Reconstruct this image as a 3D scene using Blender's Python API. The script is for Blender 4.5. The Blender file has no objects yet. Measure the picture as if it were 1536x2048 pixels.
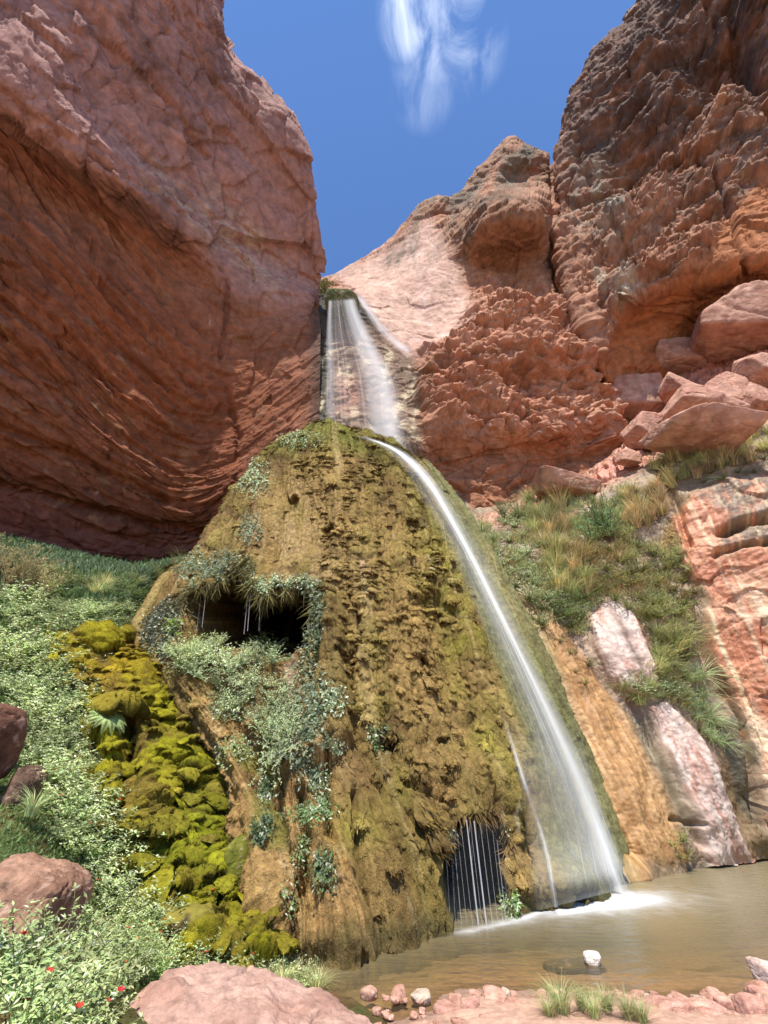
import bpy, math, random
import numpy as np
from mathutils import Vector

# ---------------------------------------------------------------- camera, sky, sun, exposure
S = bpy.context.scene
COL = S.collection
CAM_H, FPX, PITCH = 1.6, 800.0, math.radians(34.0)      # eye height above the pool, focal length in px of 1536x2048
cam = bpy.data.objects.new("camera", bpy.data.cameras.new("camera"))
COL.objects.link(cam)
cam.location = (0, 0, CAM_H)
cam.rotation_euler = (math.radians(90) + PITCH, 0, 0)
cam.data.sensor_fit = 'VERTICAL'
cam.data.sensor_height = 36.0
cam.data.lens = 36.0 * FPX / 2048.0
cam.data.clip_start, cam.data.clip_end = 0.05, 3000
S.camera = cam

SUN_DIR = Vector((-0.06, -0.50, 0.86)).normalized()       # towards the sun
world = bpy.data.worlds.new("World")
S.world = world
world.use_nodes = True
def build_world():
    nt = world.node_tree
    nt.nodes.clear()
    N = nt.nodes.new
    L = nt.links.new
    out = N('ShaderNodeOutputWorld'); bg = N('ShaderNodeBackground')
    sky = N('ShaderNodeTexSky'); sky.sky_type = 'NISHITA'; sky.sun_disc = False
    sky.sun_elevation = math.asin(SUN_DIR.z)
    sky.sun_rotation = math.atan2(SUN_DIR.x, SUN_DIR.y)
    sky.air_density, sky.dust_density, sky.ozone_density, sky.altitude = 0.9, 0.0, 10.0, 100
    # thin cirrus on the sky, placed by direction
    geo = N('ShaderNodeTexCoord')
    def blob(d, r0, r1):
        dp = N('ShaderNodeVectorMath'); dp.operation = 'DOT_PRODUCT'
        L(geo.outputs['Generated'], dp.inputs[0]); dp.inputs[1].default_value = Vector(d).normalized()
        mr = N('ShaderNodeMapRange'); mr.interpolation_type = 'SMOOTHSTEP'
        mr.inputs[1].default_value = math.cos(math.radians(r0)); mr.inputs[2].default_value = math.cos(math.radians(r1))
        L(dp.outputs['Value'], mr.inputs[0])
        return mr.outputs[0]
    c, s = math.cos(PITCH), math.sin(PITCH)
    def dirpx(px, py):
        u, v = (px-768)/FPX, (1024-py)/FPX
        return (u, c-s*v, s+c*v)
    no = N('ShaderNodeTexNoise'); no.inputs['Scale'].default_value = 1.0; no.inputs['Detail'].default_value = 8
    no.inputs['Roughness'].default_value = 0.62; no.inputs['Distortion'].default_value = 0.9
    mp = N('ShaderNodeMapping'); mp.inputs['Scale'].default_value = (15.0, 8.0, 8.0); mp.inputs['Rotation'].default_value = (0, 0.25, 0)
    mp.inputs['Location'].default_value = (1.3, 0.4, 2.2)
    L(geo.outputs['Generated'], mp.inputs[0]); L(mp.outputs[0], no.inputs['Vector'])
    cr = N('ShaderNodeMapRange'); cr.interpolation_type = 'SMOOTHSTEP'
    cr.inputs[1].default_value = 0.36; cr.inputs[2].default_value = 0.74
    L(no.outputs[0], cr.inputs[0])
    acc = None
    for d, r0, r1, k in ((dirpx(870, -30), 4.4, 0.3, 0.34), (dirpx(925, 10), 3.6, 0.3, 0.34), (dirpx(822, 35), 3.4, 0.3, 0.44), (dirpx(875, 90), 3.6, 0.5, 0.24), (dirpx(850, 170), 4.0, 0.5, 0.12), (dirpx(945, 100), 3.5, 0.3, 0.2)  ):
        b = blob(d, r0, r1)
        m = N('ShaderNodeMath'); m.operation = 'MULTIPLY'; m.inputs[1].default_value = k; L(b, m.inputs[0])
        if acc is None: acc = m.outputs[0]
        else:
            a = N('ShaderNodeMath'); a.operation = 'MAXIMUM'; L(acc, a.inputs[0]); L(m.outputs[0], a.inputs[1]); acc = a.outputs[0]
    mm = N('ShaderNodeMath'); mm.operation = 'MULTIPLY'; L(acc, mm.inputs[0]); L(cr.outputs[0], mm.inputs[1])
    mix = N('ShaderNodeMix'); mix.data_type = 'RGBA'
    L(mm.outputs[0], mix.inputs[0])
    L(sky.outputs[0], mix.inputs[6]); mix.inputs[7].default_value = (8.0, 8.4, 8.9, 1)
    L(mix.outputs[2], bg.inputs[0]); bg.inputs[1].default_value = 0.14
    L(bg.outputs[0], out.inputs[0])
build_world()
sun = bpy.data.objects.new("sun", bpy.data.lights.new("sun", 'SUN'))
COL.objects.link(sun)
sun.data.energy, sun.data.angle, sun.data.color = 4.4, math.radians(0.5), (1.0, 0.95, 0.87)
sun.rotation_euler = (-SUN_DIR).to_track_quat('-Z', 'Y').to_euler()
vs = S.view_settings
vs.view_transform, vs.look, vs.exposure, vs.gamma, vs.use_curve_mapping = 'Standard', 'None', 0.85, 1.0, False
cy = S.cycles
cy.max_bounces, cy.diffuse_bounces, cy.glossy_bounces, cy.transparent_max_bounces, cy.transmission_bounces = 8, 3, 2, 16, 4
cy.caustics_reflective = cy.caustics_refractive = False
cy.use_denoising = True
S.render.film_transparent = False

# ---------------------------------------------------------------- numbers
CP, SP = math.cos(PITCH), math.sin(PITCH)
def ray(px, py):
    u = (np.asarray(px, float)-768)/FPX; v = (1024-np.asarray(py, float))/FPX
    return u, CP-SP*v, SP+CP*v
def pt(px, py, t):
    """world point seen at photo pixel (px, py), t metres along the view axis"""
    u, y, z = ray(px, py); t = np.asarray(t, float)
    return np.stack([u*t, y*t, CAM_H+z*t], -1)
def proj(P):
    x, y, z = P[..., 0], P[..., 1], P[..., 2]-CAM_H
    d = y*CP+z*SP; d = np.where(np.abs(d) < 1e-3, 1e-3, d)
    return 768+FPX*x/d, 1024-FPX*(-y*SP+z*CP)/d, d
def tw(py, z=0.0):
    return (z-CAM_H)/(SP+CP*(1024-py)/FPX)
def sst(a, b, x):
    t = np.clip((x-a)/(b-a), 0, 1); return t*t*(3-2*t)
def lerp(a, b, t): return a+(b-a)*t
def mixc(c, col, m):
    return c*(1-m[..., None])+np.asarray(col)*m[..., None]

_rng = np.random.RandomState(7)
_perm = np.concatenate([_rng.permutation(256)]*2).astype(np.int32)
_g = _rng.normal(size=(256, 3)); _g /= np.linalg.norm(_g, axis=1)[:, None]
_g = _g.astype(np.float32)
def perlin(P, f=1.0, seed=0):
    sh = P.shape[:-1]
    p = (np.asarray(P, np.float32).reshape(-1, 3)*np.asarray(f, np.float32)+np.float32(seed*17.31+100.5)).astype(np.float32)
    i = np.floor(p).astype(np.int32); fr = p-i
    w = fr*fr*fr*(fr*(fr*6-15)+10)
    i &= 255
    out = np.zeros(len(p), np.float32)
    for dx in (0, 1):
        wx = w[:, 0] if dx else 1-w[:, 0]
        px_ = _perm[(i[:, 0]+dx) & 255]
        for dy in (0, 1):
            wy = w[:, 1] if dy else 1-w[:, 1]
            py_ = _perm[(px_+i[:, 1]+dy) & 255]
            for dz in (0, 1):
                wz = w[:, 2] if dz else 1-w[:, 2]
                g = _g[_perm[(py_+i[:, 2]+dz) & 255]]
                d = g[:, 0]*(fr[:, 0]-dx)+g[:, 1]*(fr[:, 1]-dy)+g[:, 2]*(fr[:, 2]-dz)
                out += wx*wy*wz*d
    return (out*1.5).reshape(sh)
def fbm(P, f=1.0, oct=4, seed=0, gain=0.5, ridged=False):
    a, s, n = 1.0, 0, 0
    f = np.asarray(f, float)
    for k in range(oct):
        v = perlin(P, f, seed+k*3)
        if ridged: v = 1-2*np.abs(v)
        s = s+a*v; n += a; a *= gain; f = f*2.03
    return s/n
def _h(i, seed):
    a = _perm[(i[:, 0]+seed*13) & 255]; a = _perm[(a+i[:, 1]) & 255]; a = _perm[(a+i[:, 2]) & 255]
    return a
def worley(P, f=1.0, seed=0, jit=0.9):
    """F1, F2, id of the nearest cell, vector from its seed"""
    sh = P.shape[:-1]
    p = (np.asarray(P, np.float32).reshape(-1, 3)*np.asarray(f, np.float32)+np.float32(seed*5.7+50)).astype(np.float32)
    i = np.floor(p).astype(np.int32); fr = p-i
    n = len(p)
    f1 = np.full(n, 9, np.float32); f2 = np.full(n, 9, np.float32); cid = np.zeros(n, np.int32); vec = np.zeros((n, 3), np.float32)
    for dx in (-1, 0, 1):
        for dy in (-1, 0, 1):
            for dz in (-1, 0, 1):
                o = np.array([dx, dy, dz], np.int32)
                h = _h(i+o, seed)
                q = o+0.5+jit*0.5*np.stack([_perm[h]/127.5-1, _perm[(h+71) & 255]/127.5-1, _perm[(h+137) & 255]/127.5-1], -1)
                dv = fr-q.astype(np.float32)
                d = (dv*dv).sum(1)
                m = d < f1
                f2 = np.where(m, f1, np.minimum(f2, d)); f1 = np.where(m, d, f1)
                cid = np.where(m, h, cid); vec[m] = dv[m]
    return np.sqrt(f1).reshape(sh), np.sqrt(f2).reshape(sh), cid.reshape(sh), vec.reshape(sh+(3,))
def facets(P, f, seed=0, tilt=0.6, crack=0.25):
    """broken rock: each cell a tilted plane of its own height, with a crack round it; about -1..1"""
    f1, f2, cid, vec = worley(P, f, seed)
    r = _perm[(cid+31) & 255]/127.5-1
    g = _g[_perm[(cid+57) & 255]]
    h = 0.6*r+tilt*(vec*g).sum(-1)
    e = sst(0.0, 0.16, f2-f1)
    return h-crack*(1-e)

def plates(P, f, n, seed, amp):
    """flat faces that break to the next level along sharp edges"""
    x = (fbm(P, f, 4, seed, .45)+.35*perlin(P, f*.5, seed+9))*n*1.6
    k = np.floor(x)
    return amp*(k+sst(.0, .22, x-k)+.25*(x-k))/n
def cat_rom(A, prm):
    """A (n,...) nodes, prm in 0..n-1"""
    n = len(A)
    i = np.clip(np.floor(prm).astype(int), 0, n-2); t = prm-i
    t = t.reshape((-1,)+(1,)*(A.ndim-1))
    p1, p2 = A[i], A[i+1]
    p0 = np.where((i > 0).reshape(t.shape), A[np.maximum(i-1, 0)], 2*p1-p2)
    p3 = np.where((i < n-2).reshape(t.shape), A[np.minimum(i+2, n-1)], 2*p2-p1)
    return 0.5*(2*p1+(p2-p0)*t+(2*p0-5*p1+4*p2-p3)*t*t+(3*p1-p0-3*p2+p3)*t**3)
def spaced(seg, n):
    seg = np.maximum(np.asarray(seg, float), 12)
    cum = np.concatenate([[0], np.cumsum(seg)]); cum /= cum[-1]
    return np.interp(np.linspace(0, 1, n), cum, np.arange(len(cum)))
class Loft: pass
def loft(rows, nu, nv):
    """a surface through rows of (px, py, t) nodes: grid of world points"""
    same = len(set(len(r) for r in rows)) == 1
    W = []
    for r in rows:
        a = np.array(r, float)
        w = pt(a[:, 0], a[:, 1], a[:, 2])
        if same: W.append(w)
        else: W.append(cat_rom(w, np.linspace(0, len(w)-1, 12)))
    W = np.array(W)
    px, py, d = proj(W)
    segu = np.hypot(np.diff(px, axis=1), np.diff(py, axis=1)).mean(0)
    segv = np.hypot(np.diff(px, axis=0), np.diff(py, axis=0)).mean(1)
    G = cat_rom(W, spaced(segv, nv))
    G = np.swapaxes(cat_rom(np.swapaxes(G, 0, 1), spaced(segu, nu)), 0, 1)
    return G
def normals(G):
    du = np.gradient(G, axis=1); dv = np.gradient(G, axis=0)
    n = np.cross(du, dv)
    n /= np.linalg.norm(n, axis=-1, keepdims=True)+1e-9
    # face the camera on the whole
    v = np.array([0, 0, CAM_H])-G
    if ((n*v).sum(-1) < 0).mean() > 0.5: n = -n
    return n
def smooth_grid(A, k):
    for _ in range(k):
        B = np.pad(A, ((1, 1), (1, 1))+((0, 0),)*(A.ndim-2), mode='edge')
        A = (B[:-2, 1:-1]+B[2:, 1:-1]+B[1:-1, :-2]+B[1:-1, 2:]+2*A)/6
    return A
def in_poly(px, py, poly):
    """signed distance in px to a polygon, positive inside"""
    poly = np.array(poly, float); n = len(poly)
    d = np.full(px.shape, 1e9); ins = np.zeros(px.shape, bool)
    for k in range(n):
        a, b = poly[k], poly[(k+1) % n]
        ab = b-a; L2 = (ab*ab).sum()+1e-9
        t = np.clip(((px-a[0])*ab[0]+(py-a[1])*ab[1])/L2, 0, 1)
        d = np.minimum(d, np.hypot(px-a[0]-t*ab[0], py-a[1]-t*ab[1]))
        c = ((a[1] > py) != (b[1] > py))
        with np.errstate(divide='ignore', invalid='ignore'):
            xi = a[0]+(py-a[1])*(b[0]-a[0])/(b[1]-a[1] if b[1] != a[1] else 1e-9)
        ins ^= c & (px < xi)
    return np.where(ins, d, -d)
def on_line(px, py, pts):
    """distance in px to an open polyline"""
    d = np.full(px.shape, 1e9)
    for a, b in zip(pts[:-1], pts[1:]):
        a = np.array(a, float); b = np.array(b, float); ab = b-a
        t = np.clip(((px-a[0])*ab[0]+(py-a[1])*ab[1])/((ab*ab).sum()+1e-9), 0, 1)
        d = np.minimum(d, np.hypot(px-a[0]-t*ab[0], py-a[1]-t*ab[1]))
    return d
def ell(px, py, cx, cy, rx, ry, ang=0.0):
    a = math.radians(ang); dx, dy = px-cx, py-cy
    u = (dx*math.cos(a)+dy*math.sin(a))/rx; v = (-dx*math.sin(a)+dy*math.cos(a))/ry
    return np.exp(-(u*u+v*v))

# ---------------------------------------------------------------- meshes and objects
def mesh_of(name, V, F, col=None, smooth=True, mats=()):
    me = bpy.data.meshes.new(name)
    V = np.asarray(V, np.float32); F = np.asarray(F, np.int32); k = F.shape[1]
    me.vertices.add(len(V)); me.vertices.foreach_set('co', V.ravel())
    me.loops.add(F.size); me.loops.foreach_set('vertex_index', F.ravel())
    me.polygons.add(len(F)); me.polygons.foreach_set('loop_start', np.arange(0, F.size, k, dtype=np.int32))
    me.polygons.foreach_set('use_smooth', np.full(len(F), smooth))
    me.update(calc_edges=True)
    if col is not None:
        c = np.ones((len(V), 4), np.float32); c[:, :col.shape[1]] = col
        at = me.color_attributes.new('Col', 'FLOAT_COLOR', 'POINT')
        at.data.foreach_set('color', c.ravel())
    for m in mats: me.materials.append(m)
    return me
def grid_faces(nv, nu):
    i = np.arange(nv*nu).reshape(nv, nu)
    return np.stack([i[:-1, :-1], i[:-1, 1:], i[1:, 1:], i[1:, :-1]], -1).reshape(-1, 4)
def link(name, me, parent=None, loc=None):
    o = bpy.data.objects.new(name, me); COL.objects.link(o)
    if parent: o.parent = parent
    if loc is not None: o.location = loc
    return o
def tag(o, label=None, cat=None, group=None, kind=None):
    if label: o['label'] = label
    if cat: o['category'] = cat
    if group: o['group'] = group
    if kind: o['kind'] = kind
    return o
def grid_obj(name, G, col, mat, parent=None):
    nv, nu = G.shape[:2]
    return link(name, mesh_of(name, G.reshape(-1, 3), grid_faces(nv, nu), None if col is None else np.clip(col.reshape(-1, col.shape[-1]), 0, 1), True, [mat]), parent)
def keep(G):
    s = Loft(); s.G = G; s.px, s.py, s.t = proj(G); s.n = normals(G); return s
def hit(s, px, py, r=6.0):
    """front point of a surface near a photo pixel, and its normal"""
    d2 = (s.px-px)**2+(s.py-py)**2
    m = d2 < max(r*r, d2.min()*1.01+1e-6)
    t = np.where(m & (s.t > 0.3), s.t, 1e9)
    k = np.unravel_index(np.argmin(t), t.shape)
    return s.G[k], s.n[k], s.t[k]

# ---------------------------------------------------------------- materials
def mat_new(name):
    m = bpy.data.materials.new(name); m.use_nodes = True
    nt = m.node_tree; b = nt.nodes['Principled BSDF']
    return m, nt, b
def surface_mat(name, rough=0.9, scale=9.0, var=0.35, bump=0.25, bscale=30.0, spec=0.25, bdist=0.03, stretch=(1, 1, 1), sheen=0.0):
    """painted attribute x fine noise, with fine bump"""
    m, nt, b = mat_new(name)
    N, L = nt.nodes.new, nt.links.new
    at = N('ShaderNodeAttribute'); at.attribute_name = 'Col'
    tc = N('ShaderNodeTexCoord'); mp = N('ShaderNodeMapping'); mp.inputs['Scale'].default_value = stretch
    L(tc.outputs['Object'], mp.inputs[0])
    no = N('ShaderNodeTexNoise'); no.inputs['Scale'].default_value = scale; no.inputs['Detail'].default_value = 6; no.inputs['Roughness'].default_value = 0.65
    L(mp.outputs[0], no.inputs['Vector'])
    mr = N('ShaderNodeMapRange'); mr.inputs[1].default_value = 0.3; mr.inputs[2].default_value = 0.7
    mr.inputs[3].default_value = 1-var; mr.inputs[4].default_value = 1+var
    L(no.outputs[0], mr.inputs[0])
    mx = N('ShaderNodeVectorMath'); mx.operation = 'SCALE'
    L(at.outputs['Color'], mx.inputs[0]); L(mr.outputs[0], mx.inputs['Scale'])
    L(mx.outputs[0], b.inputs['Base Color'])
    n2 = N('ShaderNodeTexNoise'); n2.inputs['Scale'].default_value = bscale; n2.inputs['Detail'].default_value = 5; n2.inputs['Roughness'].default_value = 0.7
    L(mp.outputs[0], n2.inputs['Vector'])
    bp = N('ShaderNodeBump'); bp.inputs['Strength'].default_value = bump; bp.inputs['Distance'].default_value = bdist
    L(n2.outputs[0], bp.inputs['Height']); L(bp.outputs[0], b.inputs['Normal'])
    b.inputs['Roughness'].default_value = rough
    b.inputs['Specular IOR Level'].default_value = spec
    if sheen:
        b.inputs['Sheen Weight'].default_value = sheen
    return m
M_ROCK = surface_mat('sandstone', 0.92, 2.2, 0.30, 0.6, 7.0, 0.15, 0.10)
M_ROCKNEAR = surface_mat('near_sandstone', 0.92, 9.0, 0.32, 0.9, 22.0, 0.15, 0.03)
M_WETROCK = surface_mat('wet_travertine', 0.5, 7.0, 0.30, 0.5, 26.0, 0.4, 0.03)
M_MOSS = surface_mat('moss', 0.95, 11.0, 0.45, 0.9, 42.0, 0.1, 0.05)
M_SOIL = surface_mat('soil', 0.95, 8.0, 0.4, 0.6, 30.0, 0.1, 0.04)

def C(r, g, b):
    f = lambda v: (v/255/12.92) if v/255 <= 0.04045 else ((v/255+0.055)/1.055)**2.4
    return np.array([f(r), f(g), f(b)])
RED = C(146, 102, 86); ORANGE = C(146, 98, 72); PINK = C(160, 124, 116); PALE = C(226, 196, 172); VARN = C(92, 72, 66); DARKRED = C(118, 62, 46); GREY = C(140, 128, 118)

# ---------------------------------------------------------------- the overhanging cliff on the left
def left_cliff():
    rows = [
        [(330,-150,33),(380,-100,33),(400,0,34),(440,110,34),(490,180,35),(540,250,36),(575,340,36),(595,460,36),(605,560,36)],
        [(380,-260,23),(415,-110,23.5),(445,0,24),(466,90,25),(520,150,25.5),(575,220,26),(611,310,26.5),(631,440,27),(637,545,27.5)],
        [(200,-220,20),(290,-90,20.5),(350,50,21.5),(410,170,22.7),(480,300,24),(545,390,25.3),(590,470,26.4),(618,520,27),(638,560,27.3)],
        [(0,-160,18),(80,-60,18.2),(170,70,18.7),(250,210,20),(360,360,22),(460,460,24),(540,525,25.5),(595,560,26.5),(638,580,27)],
        [(-190,20,16),(-90,110,16.3),(0,185,16.7),(110,260,17.6),(230,345,18.7),(370,450,21),(490,545,23.7),(580,580,25.3),(639,600,26.3)],
        [(-190,120,17.8),(-90,200,18.2),(0,262,18.8),(120,355,19.6),(250,455,20.6),(390,570,22.4),(500,650,23.6),(585,640,24.9),(641,640,25.7)],
        [(-190,330,16.6),(-90,400,16.7),(0,480,17),(120,570,17.8),(250,680,18.9),(370,750,20.2),(470,770,21.9),(565,740,23.4),(641,700,24.4)],
        [(-190,540,15.9),(-90,590,16.1),(0,650,16.5),(120,740,17),(240,830,17.8),(350,895,19),(455,900,20.5),(560,840,22),(640,780,23.1)],
        [(-190,740,15.6),(-90,770,15.9),(0,810,16.3),(130,880,16.8),(260,950,17.6),(370,1000,18.6),(465,970,20),(562,900,21.3),(638,845,22.2)],
        [(-190,880,15.8),(-90,900,16),(0,930,16.4),(130,980,17),(260,1030,17.7),(370,1060,18.8),(465,1020,20.1),(565,940,21.5),(640,890,22.2)],
        [(-190,985,16.4),(-90,1000,16.5),(0,1035,16.8),(130,1075,17.3),(260,1105,18),(370,1105,18.8),(470,1060,19.5),(570,970,21.5),(640,940,22.3)],
        [(-190,1180,16.4),(-90,1180,16.5),(0,1200,16.7),(130,1220,17.2),(260,1230,18),(370,1210,18.6),(470,1160,18.5),(570,1080,20.5),(640,1040,21.5)],
    ]
    nv, nu = 620, 520
    G = loft(rows, nu, nv)
    n = smooth_grid(normals(G), 4)
    px, py, t = proj(G)
    # arc lengths along and across the strata
    uu = np.linspace(0, 1, nu)[None, :]*np.ones((nv, 1)); vv = np.linspace(0, 1, nv)[:, None]*np.ones((1, nu))
    wob = perlin(G, 0.10, 3)
    Q = np.stack([uu*20, vv*26+wob*1.6, wob*2], -1)           # strata run along u
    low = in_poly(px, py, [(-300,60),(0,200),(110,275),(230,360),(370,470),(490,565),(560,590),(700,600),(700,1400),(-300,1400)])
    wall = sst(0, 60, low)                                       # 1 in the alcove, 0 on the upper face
    base_pink = sst(-25, 25, in_poly(px, py, [(-300,930),(0,985),(130,1030),(260,1065),(420,1075),(420,1300),(-300,1300)]))
    flakes = facets(Q*np.array([0.42, 1.5, 1.0]), 1.0, 1, 0.7, 0.10)
    flakes2 = facets(Q*np.array([1.0, 3.6, 1.0])+3, 1.0, 2, 0.7, 0.10)
    f3 = facets(np.stack([uu*60, vv*150+fbm(G, .5, 3, 4)*5, wob*3], -1), 0.45, 5, 0.8, 0.15)
    big = fbm(G, 0.16, 3, 11)
    rough = fbm(G, 1.4, 4, 15, 0.6)
    ridge = fbm(Q*np.array([0.5, 2.6, 1]), 1.0, 4, 21, 0.55, True)
    def ledge(K, sd, w_):
        x = vv*K+wob*w_+.5*fbm(np.stack([uu*7, vv*5, 0*uu], -1), 1., 3, sd)
        fr = x-np.floor(x); r = perlin(np.stack([uu*5, np.floor(x)*3.7, 0*uu], -1), 1., sd+1)
        return (sst(0, .86, fr)*sst(1, .90, fr)-.4)*sst(-.25, .35, r)
    rk_ = sst(560, 360, px)
    D = 0.45*big + (0.24*flakes*lerp(0.5, 1, wall) + 0.07*flakes2 + 0.04*f3)*lerp(.25, 1, rk_) + 0.10*rough + 0.03*ridge*rk_
    D += (lerp(.14, .42, wall)*ledge(13, 151, 1.2) + lerp(.08, .20, wall)*ledge(31, 155, 2.0) + .06*ledge(70, 159, 3))*lerp(.06, 1, sst(480, 320, px))
    D += (1-wall)*(.55*facets(G, .20, 171, .9, .05)+.22*facets(G, .55, 172, .9, .12))+sst(400, 520, px)*wall*.16*facets(G*np.array([1, 1, .6]), .8, 173, .9, .1)
    crack = on_line(px, py, [(455,560),(452,640),(440,720),(462,800),(478,870),(470,960)])
    D -= 0.32*np.exp(-((crack+7*rough)/5)**2)*sst(-.5, .2, perlin(G, .6, 175))
    for L_, w_, a_ in (([(165,0),(210,60),(240,120)], 14, .55), ([(300,150),(360,240),(420,310)], 6, .35), ([(0,180),(110,262),(230,345),(300,385)], 7, .30),
                       ([(0,600),(120,690),(250,790)], 8, .35), ([(0,850),(150,915),(330,1000)], 10, .4), ([(0,965),(150,1010),(300,1050),(410,1065)], 9, .5), ([(180,560),(300,700),(400,790)], 6, .3)):
        D -= a_*np.exp(-(on_line(px+12*wob, py+12*rough, L_)/w_)**2)
    G = G+n*D[..., None]
    # rock colour, with shade, sky light and bounce painted in
    col = np.ones(G.shape)*ORANGE
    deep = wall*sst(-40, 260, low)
    col = mixc(col, C(112, 66, 42), deep*.9)  # alcove rock darkened to stand in for its shade
    col = mixc(col, C(74, 46, 36), deep*sst(-40, 60, in_poly(px, py, [(-300,840),(0,900),(200,960),(420,1040),(440,1300),(-300,1300)]))*.7)  # deeper shade painted along the alcove foot
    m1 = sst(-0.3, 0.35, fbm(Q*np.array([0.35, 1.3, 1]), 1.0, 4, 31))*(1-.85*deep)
    col = mixc(col, RED, m1*0.6)
    up = 1-wall
    col = mixc(col, PINK, up*0.75)  # pinkish sky light on the upper face, put into the colour
    col = mixc(col, C(150, 84, 50), .55*wall*np.clip(ell(px, py, 260, 690, 240, 120, 35), 0, 1))  # warm bounce glow painted on the mid face
    st = sst(0.05, 0.5, fbm(np.stack([px/190, py/190, wob], -1) @ np.array([[.75, -.9, 0], [.66, 1.1, 0], [0, 0, 1]]), 1.0, 5, 41, .6))
    col = mixc(col, C(101, 78, 73), st*lerp(0.55, 0.8, up)*sst(0, 1, up+.35))
    col = mixc(col, C(100, 91, 93), 0.55*ell(px, py, 400, 195, 40, 75, 30)*sst(-.1, .5, rough))
    # buff mineral crust below the lip
    cr = ell(px, py, 480, 480, 130, 36, 52)+0.8*ell(px, py, 350, 400, 95, 22, 48)
    col = mixc(col, C(185, 163, 139), np.clip(cr, 0, 1)*sst(-0.25, 0.35, fbm(G, 1.1, 4, 51, .65)))
    # dark stain bands, pale flecks of drip, purple-red base layer
    band = sst(0, .5, fbm(Q*np.array([0.25, 1.0, 1])+9, 1.0, 4, 61))*wall
    col = mixc(col, C(104, 67, 50), band*0.6)
    col = mixc(col, C(136, 108, 81), 0.5*wall*sst(.15, .5, fbm(Q*np.array([1.2, 2.2, 1])+4, 1.0, 4, 71)))
    fleck = sst(0.42, 0.6, fbm(np.stack([px/14, py/14, wob], -1), 1.0, 3, 81))*sst(.0, .3, fbm(np.stack([px/120, py/120, wob], -1), 1.0, 2, 85))*wall*sst(480, 620, py)
    col = mixc(col, C(182, 154, 130), fleck*0.7)
    col = mixc(col, C(114, 73, 70), base_pink*0.35)
    wet = sst(40, 4, np.abs(px-640))*sst(560, 620, py)  # damp edge, plus the shadow line beside the fall painted in
    col = mixc(col, C(68, 61, 55), wet*0.7)
    col = col*(1+0.18*perlin(G, 3.1, 5)+0.12*flakes2)[..., None]
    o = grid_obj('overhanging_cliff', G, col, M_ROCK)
    tag(o, 'huge overhanging red sandstone cliff in shade, curving over the hollow beside the fall', 'cliff')
    return keep(G)
LEFT = left_cliff()

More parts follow.
